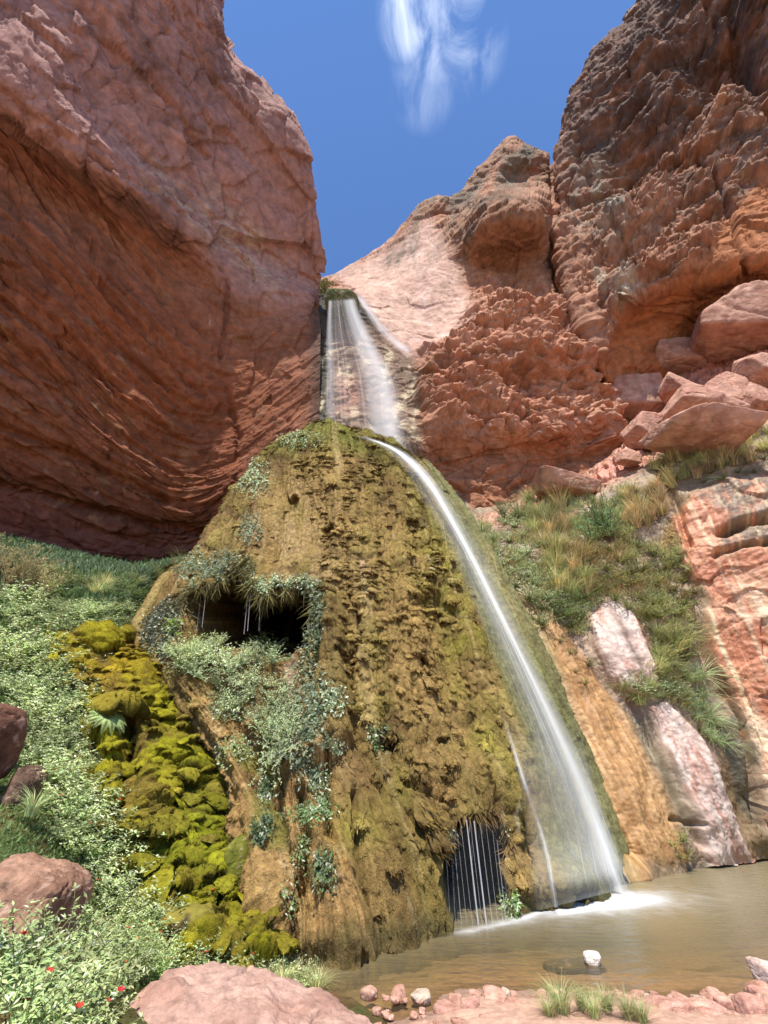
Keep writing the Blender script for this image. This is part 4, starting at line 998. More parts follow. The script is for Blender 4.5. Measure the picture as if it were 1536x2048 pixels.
def moss_tufts(name, s, w, n, half, colc, rng, gap=.16, parent=None, dark=None, hgt=.62, blades=80, fine=.85):
    """rounded moss shelves with ragged hanging rims, rooted on a surface; one mesh"""
    area = np.linalg.norm(np.cross(np.gradient(s.G, axis=0).reshape(-1, 3), np.gradient(s.G, axis=1).reshape(-1, 3)), axis=1)
    cdf = np.cumsum(w.ravel()*np.minimum(area, np.percentile(area, 99))); cdf /= cdf[-1]
    cand = np.minimum(np.searchsorted(cdf, rng.uniform(size=n*3)), w.size-1)
    P = s.G.reshape(-1, 3); used = {}; idx = []
    for i in cand:
        k = tuple(np.floor(P[i]/gap).astype(int))
        if k in used: continue
        used[k] = 1; idx.append(i)
        if len(idx) >= n: break
    idx = np.array(idx); n = len(idx); sn = smooth_grid(s.n, 6)
    N_ = sn.reshape(-1, 3)[idx]; N_ /= np.linalg.norm(N_, axis=1, keepdims=True)
    g = np.array([0, 0, -1.0]); D = g-N_*(N_ @ g)[:, None]; D /= np.linalg.norm(D, axis=1, keepdims=True)+1e-9; T = np.cross(N_, D)
    nq, ns = 7, 11
    q = np.linspace(0, 1, nq)[None, :, None]; c = np.linspace(-1, 1, ns)[None, None, :]
    hw = (half*np.exp(rng.normal(0, .38, n)))[:, None, None]
    L_ = hw*rng.uniform(1.0, 1.9, n)[:, None, None]; H = hw*rng.uniform(.6, 1.1, n)[:, None, None]*hgt
    rim = 1+.13*rng.normal(0, 1, (n, 1, ns))*sst(.4, 1, q)
    kq = np.linspace(0, 1, 6)
    out = H*np.interp(q, kq, [0, .5, .86, 1.0, .9, .25])*(1-c**4)*(1-.45*c*c)
    dn = L_*(np.interp(q, kq, [0, .22, .52, .85, 1.0, .93])*rim-.30*c*c*q)
    wd = hw*c*np.interp(q, kq, [.45, .75, .95, 1, .95, .85])
    V = P[idx][:, None, None, :]+T[:, None, None, :]*wd[..., None]+N_[:, None, None, :]*(out-.015)[..., None]+D[:, None, None, :]*dn[..., None]+rng.normal(0, 1, (n, nq, ns, 3))*(.022*hw)[..., None]
    base = colc[idx][:, None, None, :]*(1.12+.15*rng.normal(0, 1, (n, 1, 1, 1)))
    m = sst(.66, .95, q+.06*rng.normal(0, 1, (n, nq, ns)))[..., None]
    col = base*(1-.8*m)+(dark if dark is not None else C(70, 48, 30))*.8*m
    i = np.arange(nq*ns).reshape(nq, ns); f = np.stack([i[:-1, :-1], i[:-1, 1:], i[1:, 1:], i[1:, :-1]], -1).reshape(-1, 4)
    F = (f[None]+(np.arange(n)*nq*ns)[:, None, None]).reshape(-1, 4)
    # threads on the shelves
    k = rng.randint(0, n*nq*ns, n*blades); Vk = V.reshape(-1, 3)[k]; ck = col.reshape(-1, 3)[k]; o = k//(nq*ns); h1 = hw.ravel()[o]
    d = D[o]*.8+N_[o]*.45+rng.normal(0, .4, (len(k), 3))
    ck = ck*(.7+.6*rng.uniform(0, 1, (len(k), 1))**2)*np.array([1.05, 1.05, .9])
    V2, F2 = leaf_quads(Vk, d, N_[o]+rng.normal(0, .4, (len(k), 3)), h1*fine*rng.uniform(.35, .8, len(k)), h1*fine*rng.uniform(.08, .16, len(k)))
    V = np.concatenate([V.reshape(-1, 3), V2]); F = np.concatenate([F, F2+n*nq*ns]); col = np.concatenate([col.reshape(-1, 3), np.repeat(ck*(1.1+.25*rng.uniform(-1, 1, (len(k), 1))), 4, 0)])
    return link(name, mesh_of(name, V, F, np.clip(col, 0, 1), True, [M_MOSS]), parent)

# moss threads on the mound, part of it
def mound_moss():
    rng = np.random.RandomState(5)
    s = MOUND; px, py = s.px, s.py
    hole = np.clip(sst(-6, 0, in_poly(px, py, CAVE))+sst(-3, 0, in_poly(px, py, HOLE))+sst(-4, 0, in_poly(px, py, GROTTO)), 0, 1)
    wet = sst(-10, 26, in_poly(px, py, [(760,870),(830,925),(900,1090),(945,1250),(990,1400),(1030,1560),(1060,1700),(1080,1800),(1400,1800),(1400,800)]))
    at = bpy.data.objects['travertine_mound'].data.color_attributes['Col']
    c = np.empty(len(at.data)*4, np.float32); at.data.foreach_get('color', c); c = c.reshape(-1, 4)[:, :3]
    pat = sst(-.35, .15, fbm(s.G, 1.2, 3, 601))
    t_w = 1/np.maximum(s.t, 3)**1.6
    m = (1-hole)*(1-.85*wet)*pat*t_w
    A_ = sst(-.1, .25, fbm(np.stack([px/48+.2*fbm(s.G, .5, 2, 607), py/330, 0*px], -1), 1., 3, 605))*sst(-.4, .2, fbm(s.G, .9, 3, 609))
    zone = np.clip(sst(-10, 40, in_poly(px, py, [(590,880),(760,880),(860,980),(900,1200),(960,1400),(1000,1560),(880,1620),(680,1480),(650,1250),(640,1150),(600,1000)])), 0, 1)
    org = sst(-15, 20, in_poly(px, py, [(400,1400),(470,1400),(560,1480),(650,1520),(655,1620),(690,1740),(700,1900),(520,1900),(500,1700),(430,1480)]))
    tw_ = (1-sst(-30, -6, in_poly(px, py, CAVE)))*(1-hole)*(1-.93*wet)*(.10+.9*zone)*(.08+A_)*(1-.8*org)/np.maximum(s.t, 3)
    o2 = moss_tufts('tuft', s, tw_, 1700, .095, c, np.random.RandomState(8), .07, bpy.data.objects['travertine_mound'])
    tag(o2, kind='stuff')
    def fringe(poly, ytop, n, ln, sd, cc):
        d_ = in_poly(px, py, poly); b_ = sst(-16, -5, d_)*sst(0, -3, d_)*(py < ytop)*sst(-.5, .1, fbm(s.G, 1.5, 2, sd))
        tag(fuzz('hanging_moss', s, b_, n, ln, .028, lambda i, P: mixc(np.ones((len(i), 3))*cc, c[i]*.8, .5+0*i), np.random.RandomState(sd), .25, 1.3, bpy.data.objects['travertine_mound'], None, False), kind='stuff')
    fringe(CAVE, 1240, 2600, .55, 611, C(96, 92, 56)); fringe(GROTTO, 1700, 1500, .26, 612, C(96, 80, 48)); fringe(HOLE, 1490, 300, .2, 613, C(96, 92, 56))
    o = fuzz('moss', s, m, 280000, .06, .011, lambda i, P: c[i]*1.12, rng, .35, 1.0, bpy.data.objects['travertine_mound'])
    tag(o, kind='stuff')
mound_moss()

# ---------------------------------------------------------------- bright moss bank beside the mound
def moss_bank():
    xs = [
        (1268,[95,140,190,235,270,300,320]), (1310,[110,150,200,250,300,340,375]), (1370,[150,185,225,265,310,355,395]), (1440,[160,195,240,285,330,375,415]), (1520,[160,200,250,300,345,395,440]),
        (1600,[180,220,270,320,370,420,465]), (1690,[215,255,300,350,400,450,490]), (1770,[270,305,345,390,435,475,512]), (1840,[340,370,400,435,465,495,525]), (1900,[400,425,450,475,500,522,545]),
    ]
    rows = []
    for py, r in xs:
        row = []
        for j, x in enumerate(r):
            _, _, t = hit(BANKt, x, py, 8)
            lift = (-.12, .2, .42, .5, .45, .25, -.1)[j]*(.6 if py < 1300 else 1)
            row.append((x, py, max(t-lift*(t/7)**.5, 3.2)))
        rows.append(row)
    p = [(x, y+25, t+.5) for x, y, t in rows[0]]
    rows = [[(x, y-6, t+.6) for x, y, t in rows[0]]]+rows+[[(x, y+10, t+.7) for x, y, t in rows[-1]]]
    nv, nu = 560, 330
    G = loft(rows, nu, nv); n = smooth_grid(normals(G), 6); px, py, t = proj(G)
    a = np.linspace(0, 2.9, nu)[None, :]*np.ones((nv, 1)); b = np.linspace(0, 7.5, nv)[:, None]*np.ones((1, nu))
    A2 = np.stack([a, b, 0*a], -1); wrp = fbm(A2, .7, 3, 701)
    D = .16*fbm(A2, .8, 3, 703); sag = 0*a; tip = 0*a; un = 0*a
    for fx, fy, am, sd in ((1.3, 1.2, .30, 3), (3.0, 3.4, .11, 5), (7, 9, .04, 7)):
        f1, f2, cid, vec = worley(np.stack([a*fx+.4*wrp*fx, b*fy+.3*wrp, 0*a+.5], -1), 1., sd+60, .85)
        lo = vec[..., 1]; r = _perm[(cid+11) & 255]/255.
        T = np.exp(-(3*vec[..., 0]**2+2.4*np.minimum(lo-.1, 0)**2))*sst(.52, .14, lo+.6*vec[..., 0]**2)*(.35+.65*r)
        D += am*T; sag += am*.8*T; tip = np.maximum(tip, T*(am > .1)); un = np.maximum(un, sst(.15, .45, lo)*(am > .1))
    crev = np.exp(-(on_line(px+8*wrp, py, [(255,1440),(262,1500),(258,1560),(240,1620)])/13)**2)+np.exp(-(on_line(px+8*wrp, py, [(180,1480),(200,1545),(190,1600)])/16)**2)+np.exp(-(on_line(px, py, [(448,1720),(440,1770),(420,1820)])/5)**2)
    D -= .55*np.clip(crev, 0, 1)+.3*sst(.35, .6, fbm(A2, 1.6, 3, 707))
    down = np.gradient(G, axis=0); down /= np.linalg.norm(down, axis=-1, keepdims=True)+1e-9
    G = G+n*D[..., None]+down*(.7*sag)[..., None]
    col = np.ones(G.shape)*C(140, 134, 28)
    g = np.clip(ell(px, py, 400, 1640, 60, 190, -8)+ell(px, py, 400, 1420, 30, 110, -20)+ell(px, py, 300, 1690, 90, 60), 0, 1)
    col = mixc(col, C(118, 126, 26), g*sst(-.5, .2, wrp+.3))
    col = mixc(col, C(118, 96, 46), sst(-.12, .3, fbm(A2, 1.3, 4, 711))*(1-.5*g)*.9)
    col = mixc(col, C(160, 122, 36), ell(px, py, 240, 1330, 90, 50)*.6)
    col = mixc(col, C(150, 142, 30), tip*.5)
    col = mixc(col, C(78, 62, 30), un*(1-tip)*.75)
    col = mixc(col, C(96, 76, 40), sst(.05, .4, fbm(A2, 2.2, 4, 715))*.65)
    col = col*(1+.3*fbm(G, 6, 3, 713))[..., None]*np.array([.92, .90, 1.05])
    o = grid_obj('moss_bank', G, col, M_MOSS)
    tag(o, 'mustard yellow to bright green moss bank with dark gaps, left of the brown mound', 'moss')
    s = keep(G)
    c = np.clip(col.reshape(-1, 3), 0, 1)
    e = sst(.02, .12, np.minimum(a/2.9, 1-a/2.9))*sst(.02, .06, b/7.5)
    tag(moss_tufts('tuft', s, e*(1-np.clip(crev, 0, 1))/np.maximum(s.t, 3), 420, .135, c, np.random.RandomState(18), .17, o, C(60, 50, 22), .9, 170, .38), kind='stuff')
    f = fuzz('moss', s, np.clip(.2+tip, 0, 1)/np.maximum(s.t, 3)**1.5, 140000, .045, .008, lambda i, P: c[i]*1.2, np.random.RandomState(6), .45, .8, o)
    tag(f, kind='stuff')
    return s
MOSS = moss_bank()

# ---------------------------------------------------------------- boulders
def cube_sphere(m):
    a = np.tan(np.linspace(-1, 1, m)*np.pi/4); U, Vv = np.meshgrid(a, a); one = np.ones_like(U); V, F = [], []
    for k, f in enumerate(([U, Vv, one], [-U, Vv, -one], [one, Vv, -U], [-one, Vv, U], [U, one, -Vv], [U, -one, Vv])):
        p = np.stack(f, -1); p /= np.linalg.norm(p, axis=-1, keepdims=True)
        V.append(p.reshape(-1, 3)); F.append(grid_faces(m, m)+k*m*m)
    V = np.concatenate(V); F = np.concatenate(F)
    key = np.round(V*1e5).astype(np.int64); _, first, inv = np.unique(key, axis=0, return_index=True, return_inverse=True)
    return V[first], inv.ravel()[F]
def boulder(name, label, px, py, t, size, rot=(0, 0, 0), seed=0, col=None, col2=None, m=26, pw=3.6, rough=.10, cat='boulder', group=None, mat=None, fscale=1.0, moss=None, cuts=9):
    V, F = cube_sphere(m)
    rs_ = np.random.RandomState(seed+5); nn = np.concatenate([np.eye(3), -np.eye(3), rs_.normal(size=(cuts, 3))]); nn[:6] += rs_.normal(0, .16, (6, 3))
    nn /= np.linalg.norm(nn, axis=1, keepdims=True); dd = np.concatenate([rs_.uniform(.85, 1.05, 6), rs_.uniform(.9, 1.25, cuts)])
    q = V*((np.maximum(V @ nn.T, 0)/dd)**(pw*3)).sum(1, keepdims=True)**(-1/(pw*3))
    s = np.array(size, float); W = q*s; L_ = s.mean()
    pn = W/L_
    pw_ = pn+.25*np.stack([fbm(pn, 1.5, 3, seed+k) for k in (811, 812, 813)], -1)
    d = .05*fbm(pn, 1.6, 4, seed+800, .5, True)-.05*np.exp(-(perlin(pw_, 1.1*fscale, seed+801)/.035)**2)+.05*fbm(pn, 1.2, 4, seed+802)+rough*.5*fbm(pn, 4, 5, seed+803, .65)
    W = W+V*(d*L_)[:, None]
    c0 = C(176, 122, 100) if col is None else col; c1 = C(150, 96, 76) if col2 is None else col2
    cc = mixc(np.ones(W.shape)*c0, c1, sst(-.25, .35, fbm(pn, 1.4, 4, seed+805, .6)))
    cc = mixc(cc, C(206, 172, 150), .5*sst(.1, .4, fbm(pn, 3.5, 4, seed+806, .6)))
    if moss is not None: cc = mixc(cc, moss, sst(-.1, .4, q[:, 2]*.8+fbm(pn, 1.5, 3, seed+807)))
    cc = cc*(1+.15*fbm(pn, 6, 3, seed+808))[:, None]
    o = link(name, mesh_of(name, W, F, np.clip(cc, 0, 1), True, [mat or M_ROCKNEAR]), None, pt(px, py, t))
    o.rotation_euler = [math.radians(a) for a in rot]
    return tag(o, label, cat, group)
def near_rocks():
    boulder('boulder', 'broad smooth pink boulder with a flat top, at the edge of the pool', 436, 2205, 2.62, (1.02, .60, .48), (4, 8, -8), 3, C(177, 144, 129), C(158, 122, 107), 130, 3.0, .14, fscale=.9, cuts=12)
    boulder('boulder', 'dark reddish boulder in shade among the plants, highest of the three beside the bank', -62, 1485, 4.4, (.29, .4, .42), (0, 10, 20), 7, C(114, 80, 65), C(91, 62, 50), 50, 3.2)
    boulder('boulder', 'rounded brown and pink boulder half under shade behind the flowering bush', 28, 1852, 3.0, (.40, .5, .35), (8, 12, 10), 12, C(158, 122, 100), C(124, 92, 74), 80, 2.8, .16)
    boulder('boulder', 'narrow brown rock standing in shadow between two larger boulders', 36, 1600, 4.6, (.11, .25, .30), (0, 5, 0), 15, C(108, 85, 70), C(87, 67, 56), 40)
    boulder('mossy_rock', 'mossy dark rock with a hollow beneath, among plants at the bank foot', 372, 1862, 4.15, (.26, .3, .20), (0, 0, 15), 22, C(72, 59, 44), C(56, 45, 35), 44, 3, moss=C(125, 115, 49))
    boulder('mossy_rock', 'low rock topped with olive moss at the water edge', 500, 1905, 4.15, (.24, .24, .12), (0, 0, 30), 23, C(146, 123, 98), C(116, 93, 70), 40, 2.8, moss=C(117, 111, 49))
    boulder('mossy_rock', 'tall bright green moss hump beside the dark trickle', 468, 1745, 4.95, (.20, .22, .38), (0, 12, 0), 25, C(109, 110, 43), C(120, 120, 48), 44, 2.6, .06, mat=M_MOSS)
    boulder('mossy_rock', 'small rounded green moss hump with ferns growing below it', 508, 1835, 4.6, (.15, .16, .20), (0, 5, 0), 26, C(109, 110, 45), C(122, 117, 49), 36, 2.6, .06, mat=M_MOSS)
    boulder('mossy_rock', 'ochre rock with green moss on one side, at the foot of the mound', 652, 1862, 4.62, (.26, .25, .36), (0, -14, 10), 28, C(162, 129, 86), C(144, 113, 72), 50, 2.6, .08, mat=M_WETROCK)
    boulder('stone', 'white stone lying in the shallow pool', 1184, 1917, 4.25, (.10, .08, .065), (0, 0, 10), 31, C(224, 214, 200), C(202, 190, 176), 30, 2.0, cat='stone', cuts=22)
    boulder('stone', 'flat dark stone just under water beside the white stone', 1150, 1932, 4.36, (.34, .2, .045), (0, 0, 12), 33, C(89, 75, 58), C(75, 61, 48), 30, 2.6, cat='stone')
    boulder('stone', 'pale pink rock at the water edge under the grey rocks, at the right border', 1545, 1950, 3.75, (.12, .12, .09), (0, 0, 10), 35, C(216, 191, 177), C(185, 152, 137), 30, 2.8, cat='stone')
    rng = np.random.RandomState(3)
    big = [(905,2040,60,40),(945,2022,34,28),(842,1992,34,12),(1010,1990,20,14),(975,1985,14,10),(1050,2035,50,28),(1330,2020,70,30),(1420,2030,60,30),(1500,2012,44,30),(1300,2003,18,12),(1400,2000,22,12),(1080,1992,20,14),(1200,2035,44,26),(1530,1995,34,24)]
    lab = ['pink stone with a pointed top, largest of those on the shore near the big boulder']
    for k, (x, y, w, h) in enumerate(big):
        t = 3.3 if y > 2005 else float(tw(y))-.08
        pale = k in (2, 3, 9, 10)
        s = t/800
        boulder('stone', ('pale grey stone at the waterline' if pale else 'pink stone lying on the sandy shore')+' near the grass tuft', x, y+h*.3, t, (w*s*.6, w*s*.5, h*s*.75), (0, 0, rng.uniform(0, 90)), 40+k,
                C(193, 177, 157) if pale else C(189, 145, 128), C(172, 151, 130) if pale else C(168, 121, 104), 22, 3, .1, 'stone', 'pale stones at the waterline' if pale else 'pink stones on the shore')
    for k in range(190):
        x = rng.uniform(740, 1570); y = rng.uniform(1984, 2075); t = float(tw(y, .03)); s = rng.uniform(4, 11)*t/800*(1+1.3*(rng.uniform() < .2)); cv = rng.uniform(-18, 14)
        boulder('pebble', 'small pinkish pebble on the sandy shore of the pool', x, y, t, (s, s*.8, s*.55), (0, 0, rng.uniform(0, 180)), 90+k, C(196+cv, 154+cv, 134+cv), C(166+cv, 122+cv, 102+cv), 9, 2.6, .1, 'pebble', 'pebbles along the shore')
near_rocks()
def talus():
    blocks = [
        ('big flat slab jutting out under the dark overhang, uppermost at the right border', 1490, 662, 84, 38, (4, 22, -20)),
        ('oblong block with a flat top below the overhang, left of the jutting slab', 1362, 722, 52, 27, (8, 20, -10)),
        ('deep square block beside the crack, left end of the fallen blocks', 1268, 806, 52, 40, (6, 18, -14)),
        ('thin slab lying behind the square block under the dark overhang', 1290, 752, 44, 14, (0, 16, 0)),
        ('small wedge of rock between the square block and the long smooth slope', 1352, 782, 30, 22, (5, 20, 10)),
        ('long tilted slab with a smooth face, in the middle of the fallen blocks', 1400, 822, 56, 30, (0, 34, 0)),
        ('cracked squarish block right of the long tilted slab', 1452, 800, 44, 40, (10, 34, 20)),
        ('upright block against the right border below the jutting slab', 1512, 745, 36, 30, (0, 20, 0)),
        ('rounded block near the right border above the grassy ledge', 1508, 800, 24, 26, (0, 30, 0)),
        ('dark-sided wedge stone low on the rocky slope near the right border', 1478, 842, 26, 14, (0, 14, 0)),
        ('low wide slab just above the grassy ledge', 1400, 872, 80, 14, (0, 16, 0)),
        ('rough block above the bushes at the foot of the crack', 1290, 870, 32, 26, (0, 20, 0)),
        ('flat ledge stone beside the shaded hollow above the green shrub', 1130, 980, 50, 14, (0, 12, 0)),
        ('small rounded stone leaning on the slope under the crack', 1255, 915, 18, 16, (0, 10, 0)),
    ]
    for k, (lb, x, y, w, h, r) in enumerate(blocks):
        P, n, t = hit(SLOPEt, x, y, 10)
        t = t-.3-.010*w; s = t/800
        if k == 0: t -= .8
        boulder('fallen_block', 'red '+lb, x, y, t, (w*s*1.06, max(w, h)*s*.8, h*s*1.08), r, 200+k, C(175, 136, 116), C(159, 114, 96), 44, 8, .06, 'rock', 'fallen blocks under the buttress', M_ROCK, 1.1)
talus()
boulder('mossy_rock', 'round moss-capped rock at the lip where the fall begins', 684, 612, 26.4, (1.05, .9, .62), (0, 14, 0), 61, C(96, 103, 68), C(116, 119, 86), 40, 2.4, .1, mat=M_MOSS)
#PART4

# ---------------------------------------------------------------- plants
GREEN = C(196, 212, 150); GREYG = C(192, 206, 156); DARKG = C(130, 154, 92); YELG = C(156, 164, 92); STRAW = C(206, 184, 132)
HERB = [herb_meshes(11+k, 24, .5, .5, .085, .032, GREEN, C(232, 236, 206), fl, 20) for k, fl in enumerate((0, 0, 1))]
HERBN = [herb_meshes(21+k, 34, .5, .5, .075, .026, C(188, 206, 140), C(226, 232, 196), fl, 26) for k, fl in enumerate((1, 2))]
SHRUB = [herb_meshes(31+k, 34, .5, .6, .055, .026, GREYG, C(206, 212, 186), 0, 24, name='shrub') for k in range(2)]
DARK = [herb_meshes(36+k, 34, .5, .6, .06, .026, DARKG, C(110, 124, 66), 0, 24, name='shrub') for k in range(2)]
OLIVE = [herb_meshes(41+k, 36, .5, .6, .05, .022, C(156, 158, 92), C(150, 116, 78), 0, 24, name='shrub') for k in range(2)]
GRASS = [blades_mesh(51+k, 210, .6, .16, .95, .006, C(164, 176, 116), C(206, 192, 138)) for k in range(2)]
STRAWG = [blades_mesh(61+k, 110, .6, .12, .6, .008, STRAW, C(150, 150, 90)) for k in range(2)]
LONGG = [blades_mesh(71+k, 130, .9, .12, 1.2, .009, C(158, 178, 124), C(196, 190, 136)) for k in range(2)]
FERN = fern_mesh(81)
SPRAY = [spray_mesh(85, 34, 1.1, .5, C(130, 160, 104), C(160, 178, 120)), spray_mesh(86, 26, 1.2, .45, C(196, 188, 130), C(160, 166, 104))]

def scatter(zone, n, mind, s, kinds, size, name, cat, group, label, seed, lean=.35, up=0.0):
    rng = np.random.RandomState(seed)
    for k, p in enumerate(poly_points(zone, n, mind, rng)):
        P, nrm, t = hit(s, p[0], p[1], 8)
        tl = nrm*lean+np.array([0, 0, 1-lean])
        sc = (size(t) if callable(size) else size)*rng.uniform(.75, 1.2)
        plant(name, label, cat, kinds[rng.randint(len(kinds))], P-nrm*.03+np.array([0, 0, up]), sc, group, tl)
sz = lambda t: .5+.075*t
# left bank: the pale leafy herbs
scatter([(0,1190),(110,1200),(180,1235),(150,1290),(0,1330)], 20, 38, BANKt, HERB, sz, 'leafy_plant', 'plant', 'leafy plants on the upper bank', 'pale green leafy plant high on the bank near the shaded cliff foot', 301)
scatter([(110,1215),(250,1215),(285,1245),(270,1275),(150,1272)], 16, 26, BANKt, HERB, 1.0, 'leafy_plant', 'plant', 'leafy plants above the moss', 'light green leafy plant growing just above the yellow moss bank', 302)
scatter([(0,1310),(120,1290),(190,1310),(200,1400),(165,1450),(150,1560),(60,1580),(30,1420),(0,1400)], 40, 30, BANKt, HERB, sz, 'leafy_plant', 'plant', 'leafy plants left of the moss', 'pale green leafy plant in the thick growth left of the yellow moss', 303)
scatter([(70,1560),(170,1560),(215,1640),(260,1740),(330,1800),(330,1870),(240,1880),(200,1760),(110,1680)], 30, 34, BANKt, HERB[1:], sz, 'leafy_plant', 'flowering plant', 'flowering plants between moss and boulders', 'green flowering plant between the moss bank and the brown boulder', 304)
scatter([(215,1870),(330,1860),(400,1900),(520,1935),(440,1960),(300,1945),(215,1990)], 22, 32, BANKt, HERBN, .62, 'leafy_plant', 'flowering plant', 'flowering plants behind the pink boulder', 'green plant with red flowers growing behind the broad pink boulder', 305)
scatter([(450,1925),(570,1935),(660,1985),(560,1975)], 12, 24, BANKt, [GRASS[0], HERB[0]], .42, 'water_plant', 'plant', 'low plants at the waterline', 'low green plant at the waterline beside the pink boulder', 306)
for k, (x, y, t, s) in enumerate([(35,1985,2.25,.95),(115,1960,2.4,.95),(165,2030,2.15,.7),(60,2080,1.9,.8),(-25,1950,2.4,.9),(180,1935,2.65,.6),(100,1915,2.6,.7),(-10,2080,1.8,.8),(140,2090,1.9,.6)]):
    p = pt(x, y, t); p[2] -= .12
    plant('flowering_bush', 'dense green bush dotted with red flowers, nearest the bottom left corner', 'bush', HERBN[k % 2], p, s, 'flowering bushes at the near corner', (.2, -.2, 1))
for k, (x, y) in enumerate([(8,1165),(40,1175),(-25,1150),(85,1185)]):
    P, n, t = hit(BANKt, x, y+12, 10)
    plant('pale_shrub', 'tall straw-green shrub standing at the left border below the cliff', 'shrub', SPRAY[1], P, 1.3-.25*(k == 3), 'tall pale shrubs at the left border', parts=('foliage', 'stem'))
P, n, t = hit(BANKt, 185, 1490); plant('fern', 'arching fern on the left edge of the moss bank', 'fern', FERN, P+n*.5, .7, tilt=n)
P, n, t = hit(BANKt, 130, 1250); plant('grass_tuft', 'drooping grass mound above the left end of the moss', 'grass tuft', LONGG[0], P, 1.1)
P, n, t = hit(BANKt, 45, 1650); plant('grass_tuft', 'grey-green spiky tuft hanging over the brown boulder', 'grass tuft', LONGG[1], P+n*.1, .45)
P, n, t = hit(BANKt, 330, 1820); plant('dry_tuft', 'dry straw tuft at the lower edge of the moss', 'grass tuft', STRAWG[0], P+n*.1, .5)
scatter([(40,1130),(140,1150),(260,1165),(370,1140),(410,1150),(330,1205),(230,1205),(110,1190)], 22, 26, BANKt, DARK+[GRASS[0]], 1.1, 'shaded_shrub', 'shrub', 'shrubs in the shade of the overhang', 'dark green plant in the shade below the overhanging cliff', 313)
# shaded grass under the overhang: nobody could count it
def shade_grass():
    s = BANK; m = sst(-4, 14, in_poly(s.px, s.py, [(-60,1060),(0,1075),(130,1105),(260,1130),(360,1120),(420,1100),(440,1180),(330,1215),(200,1215),(80,1190),(-60,1180)]))
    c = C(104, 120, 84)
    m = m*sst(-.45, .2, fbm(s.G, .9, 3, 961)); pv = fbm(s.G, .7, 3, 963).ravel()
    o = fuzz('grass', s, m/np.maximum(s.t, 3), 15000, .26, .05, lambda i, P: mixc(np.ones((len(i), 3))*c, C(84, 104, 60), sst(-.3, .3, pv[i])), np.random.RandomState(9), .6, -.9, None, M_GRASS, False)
    tag(o, 'shaded green grass in the hollow along the cliff foot', 'grass', kind='stuff')
    m2 = sst(-4, 10, in_poly(s.px, s.py, [(-60,1180),(250,1200),(330,1230),(300,1270),(180,1280),(190,1400),(170,1560),(260,1720),(400,1880),(620,1960),(600,2010),(260,1990),(-60,2060)]))
    o = fuzz('ground_cover', s, m2/np.maximum(s.t, 2), 30000, .13, .06, lambda i, P: C(118, 142, 84)[None]*np.ones((len(P), 1)), np.random.RandomState(10), .8, -.5, None, M_LEAF)  # shade between the plants painted in as a darker leaf green
    tag(o, 'low green leaves filling the bank between the taller plants', 'ground cover', kind='stuff')
shade_grass()

def mat_patch(label, cx, cy, rx, ry, n, ll, col, seed, s=None, ang=0, alt=None, name='fern_patch', cat='fern', thick=.10, group=None):
    """a clinging mat of small leaves on rock"""
    s = MOUND if s is None else s
    rng = np.random.RandomState(seed)
    m = ell(s.px, s.py, cx, cy, rx, ry, ang); tmin = s.t[m > .4].min() if (m > .4).any() else 0
    m = m*(m > .2+.08*perlin(s.G, 2.5, seed))*(s.t < tmin+2.2)
    w = m.ravel(); cdf = np.cumsum(w); cdf /= cdf[-1]
    i = np.minimum(np.searchsorted(cdf, rng.uniform(size=n)), w.size-1)
    N_ = s.n.reshape(-1, 3)[i]; P = s.G.reshape(-1, 3)[i]+N_*rng.uniform(0, thick, (n, 1))+rng.normal(0, .02, (n, 3))
    o0 = P.mean(0)
    d = N_*.5+np.array([0, 0, -.5])+rng.normal(0, .6, (n, 3)); nr = N_+np.array([0, 0, .6])+rng.normal(0, .45, (n, 3))
    V, F = leaf_quads(P-o0, d, nr, ll*rng.uniform(.6, 1.3, n), .55*ll*rng.uniform(.6, 1.3, n))
    o = bpy.data.objects.new(name, None); COL.objects.link(o); o.location = o0; o.empty_display_size = .1
    link('foliage', mesh_of(name, V, F, np.clip(shades(rng, n, col, 4, .3, alt, .25), 0, 1), False, [M_LEAF]), o)
    return tag(o, label, cat, group)
fg = C(150, 166, 128); fl = C(200, 208, 180)
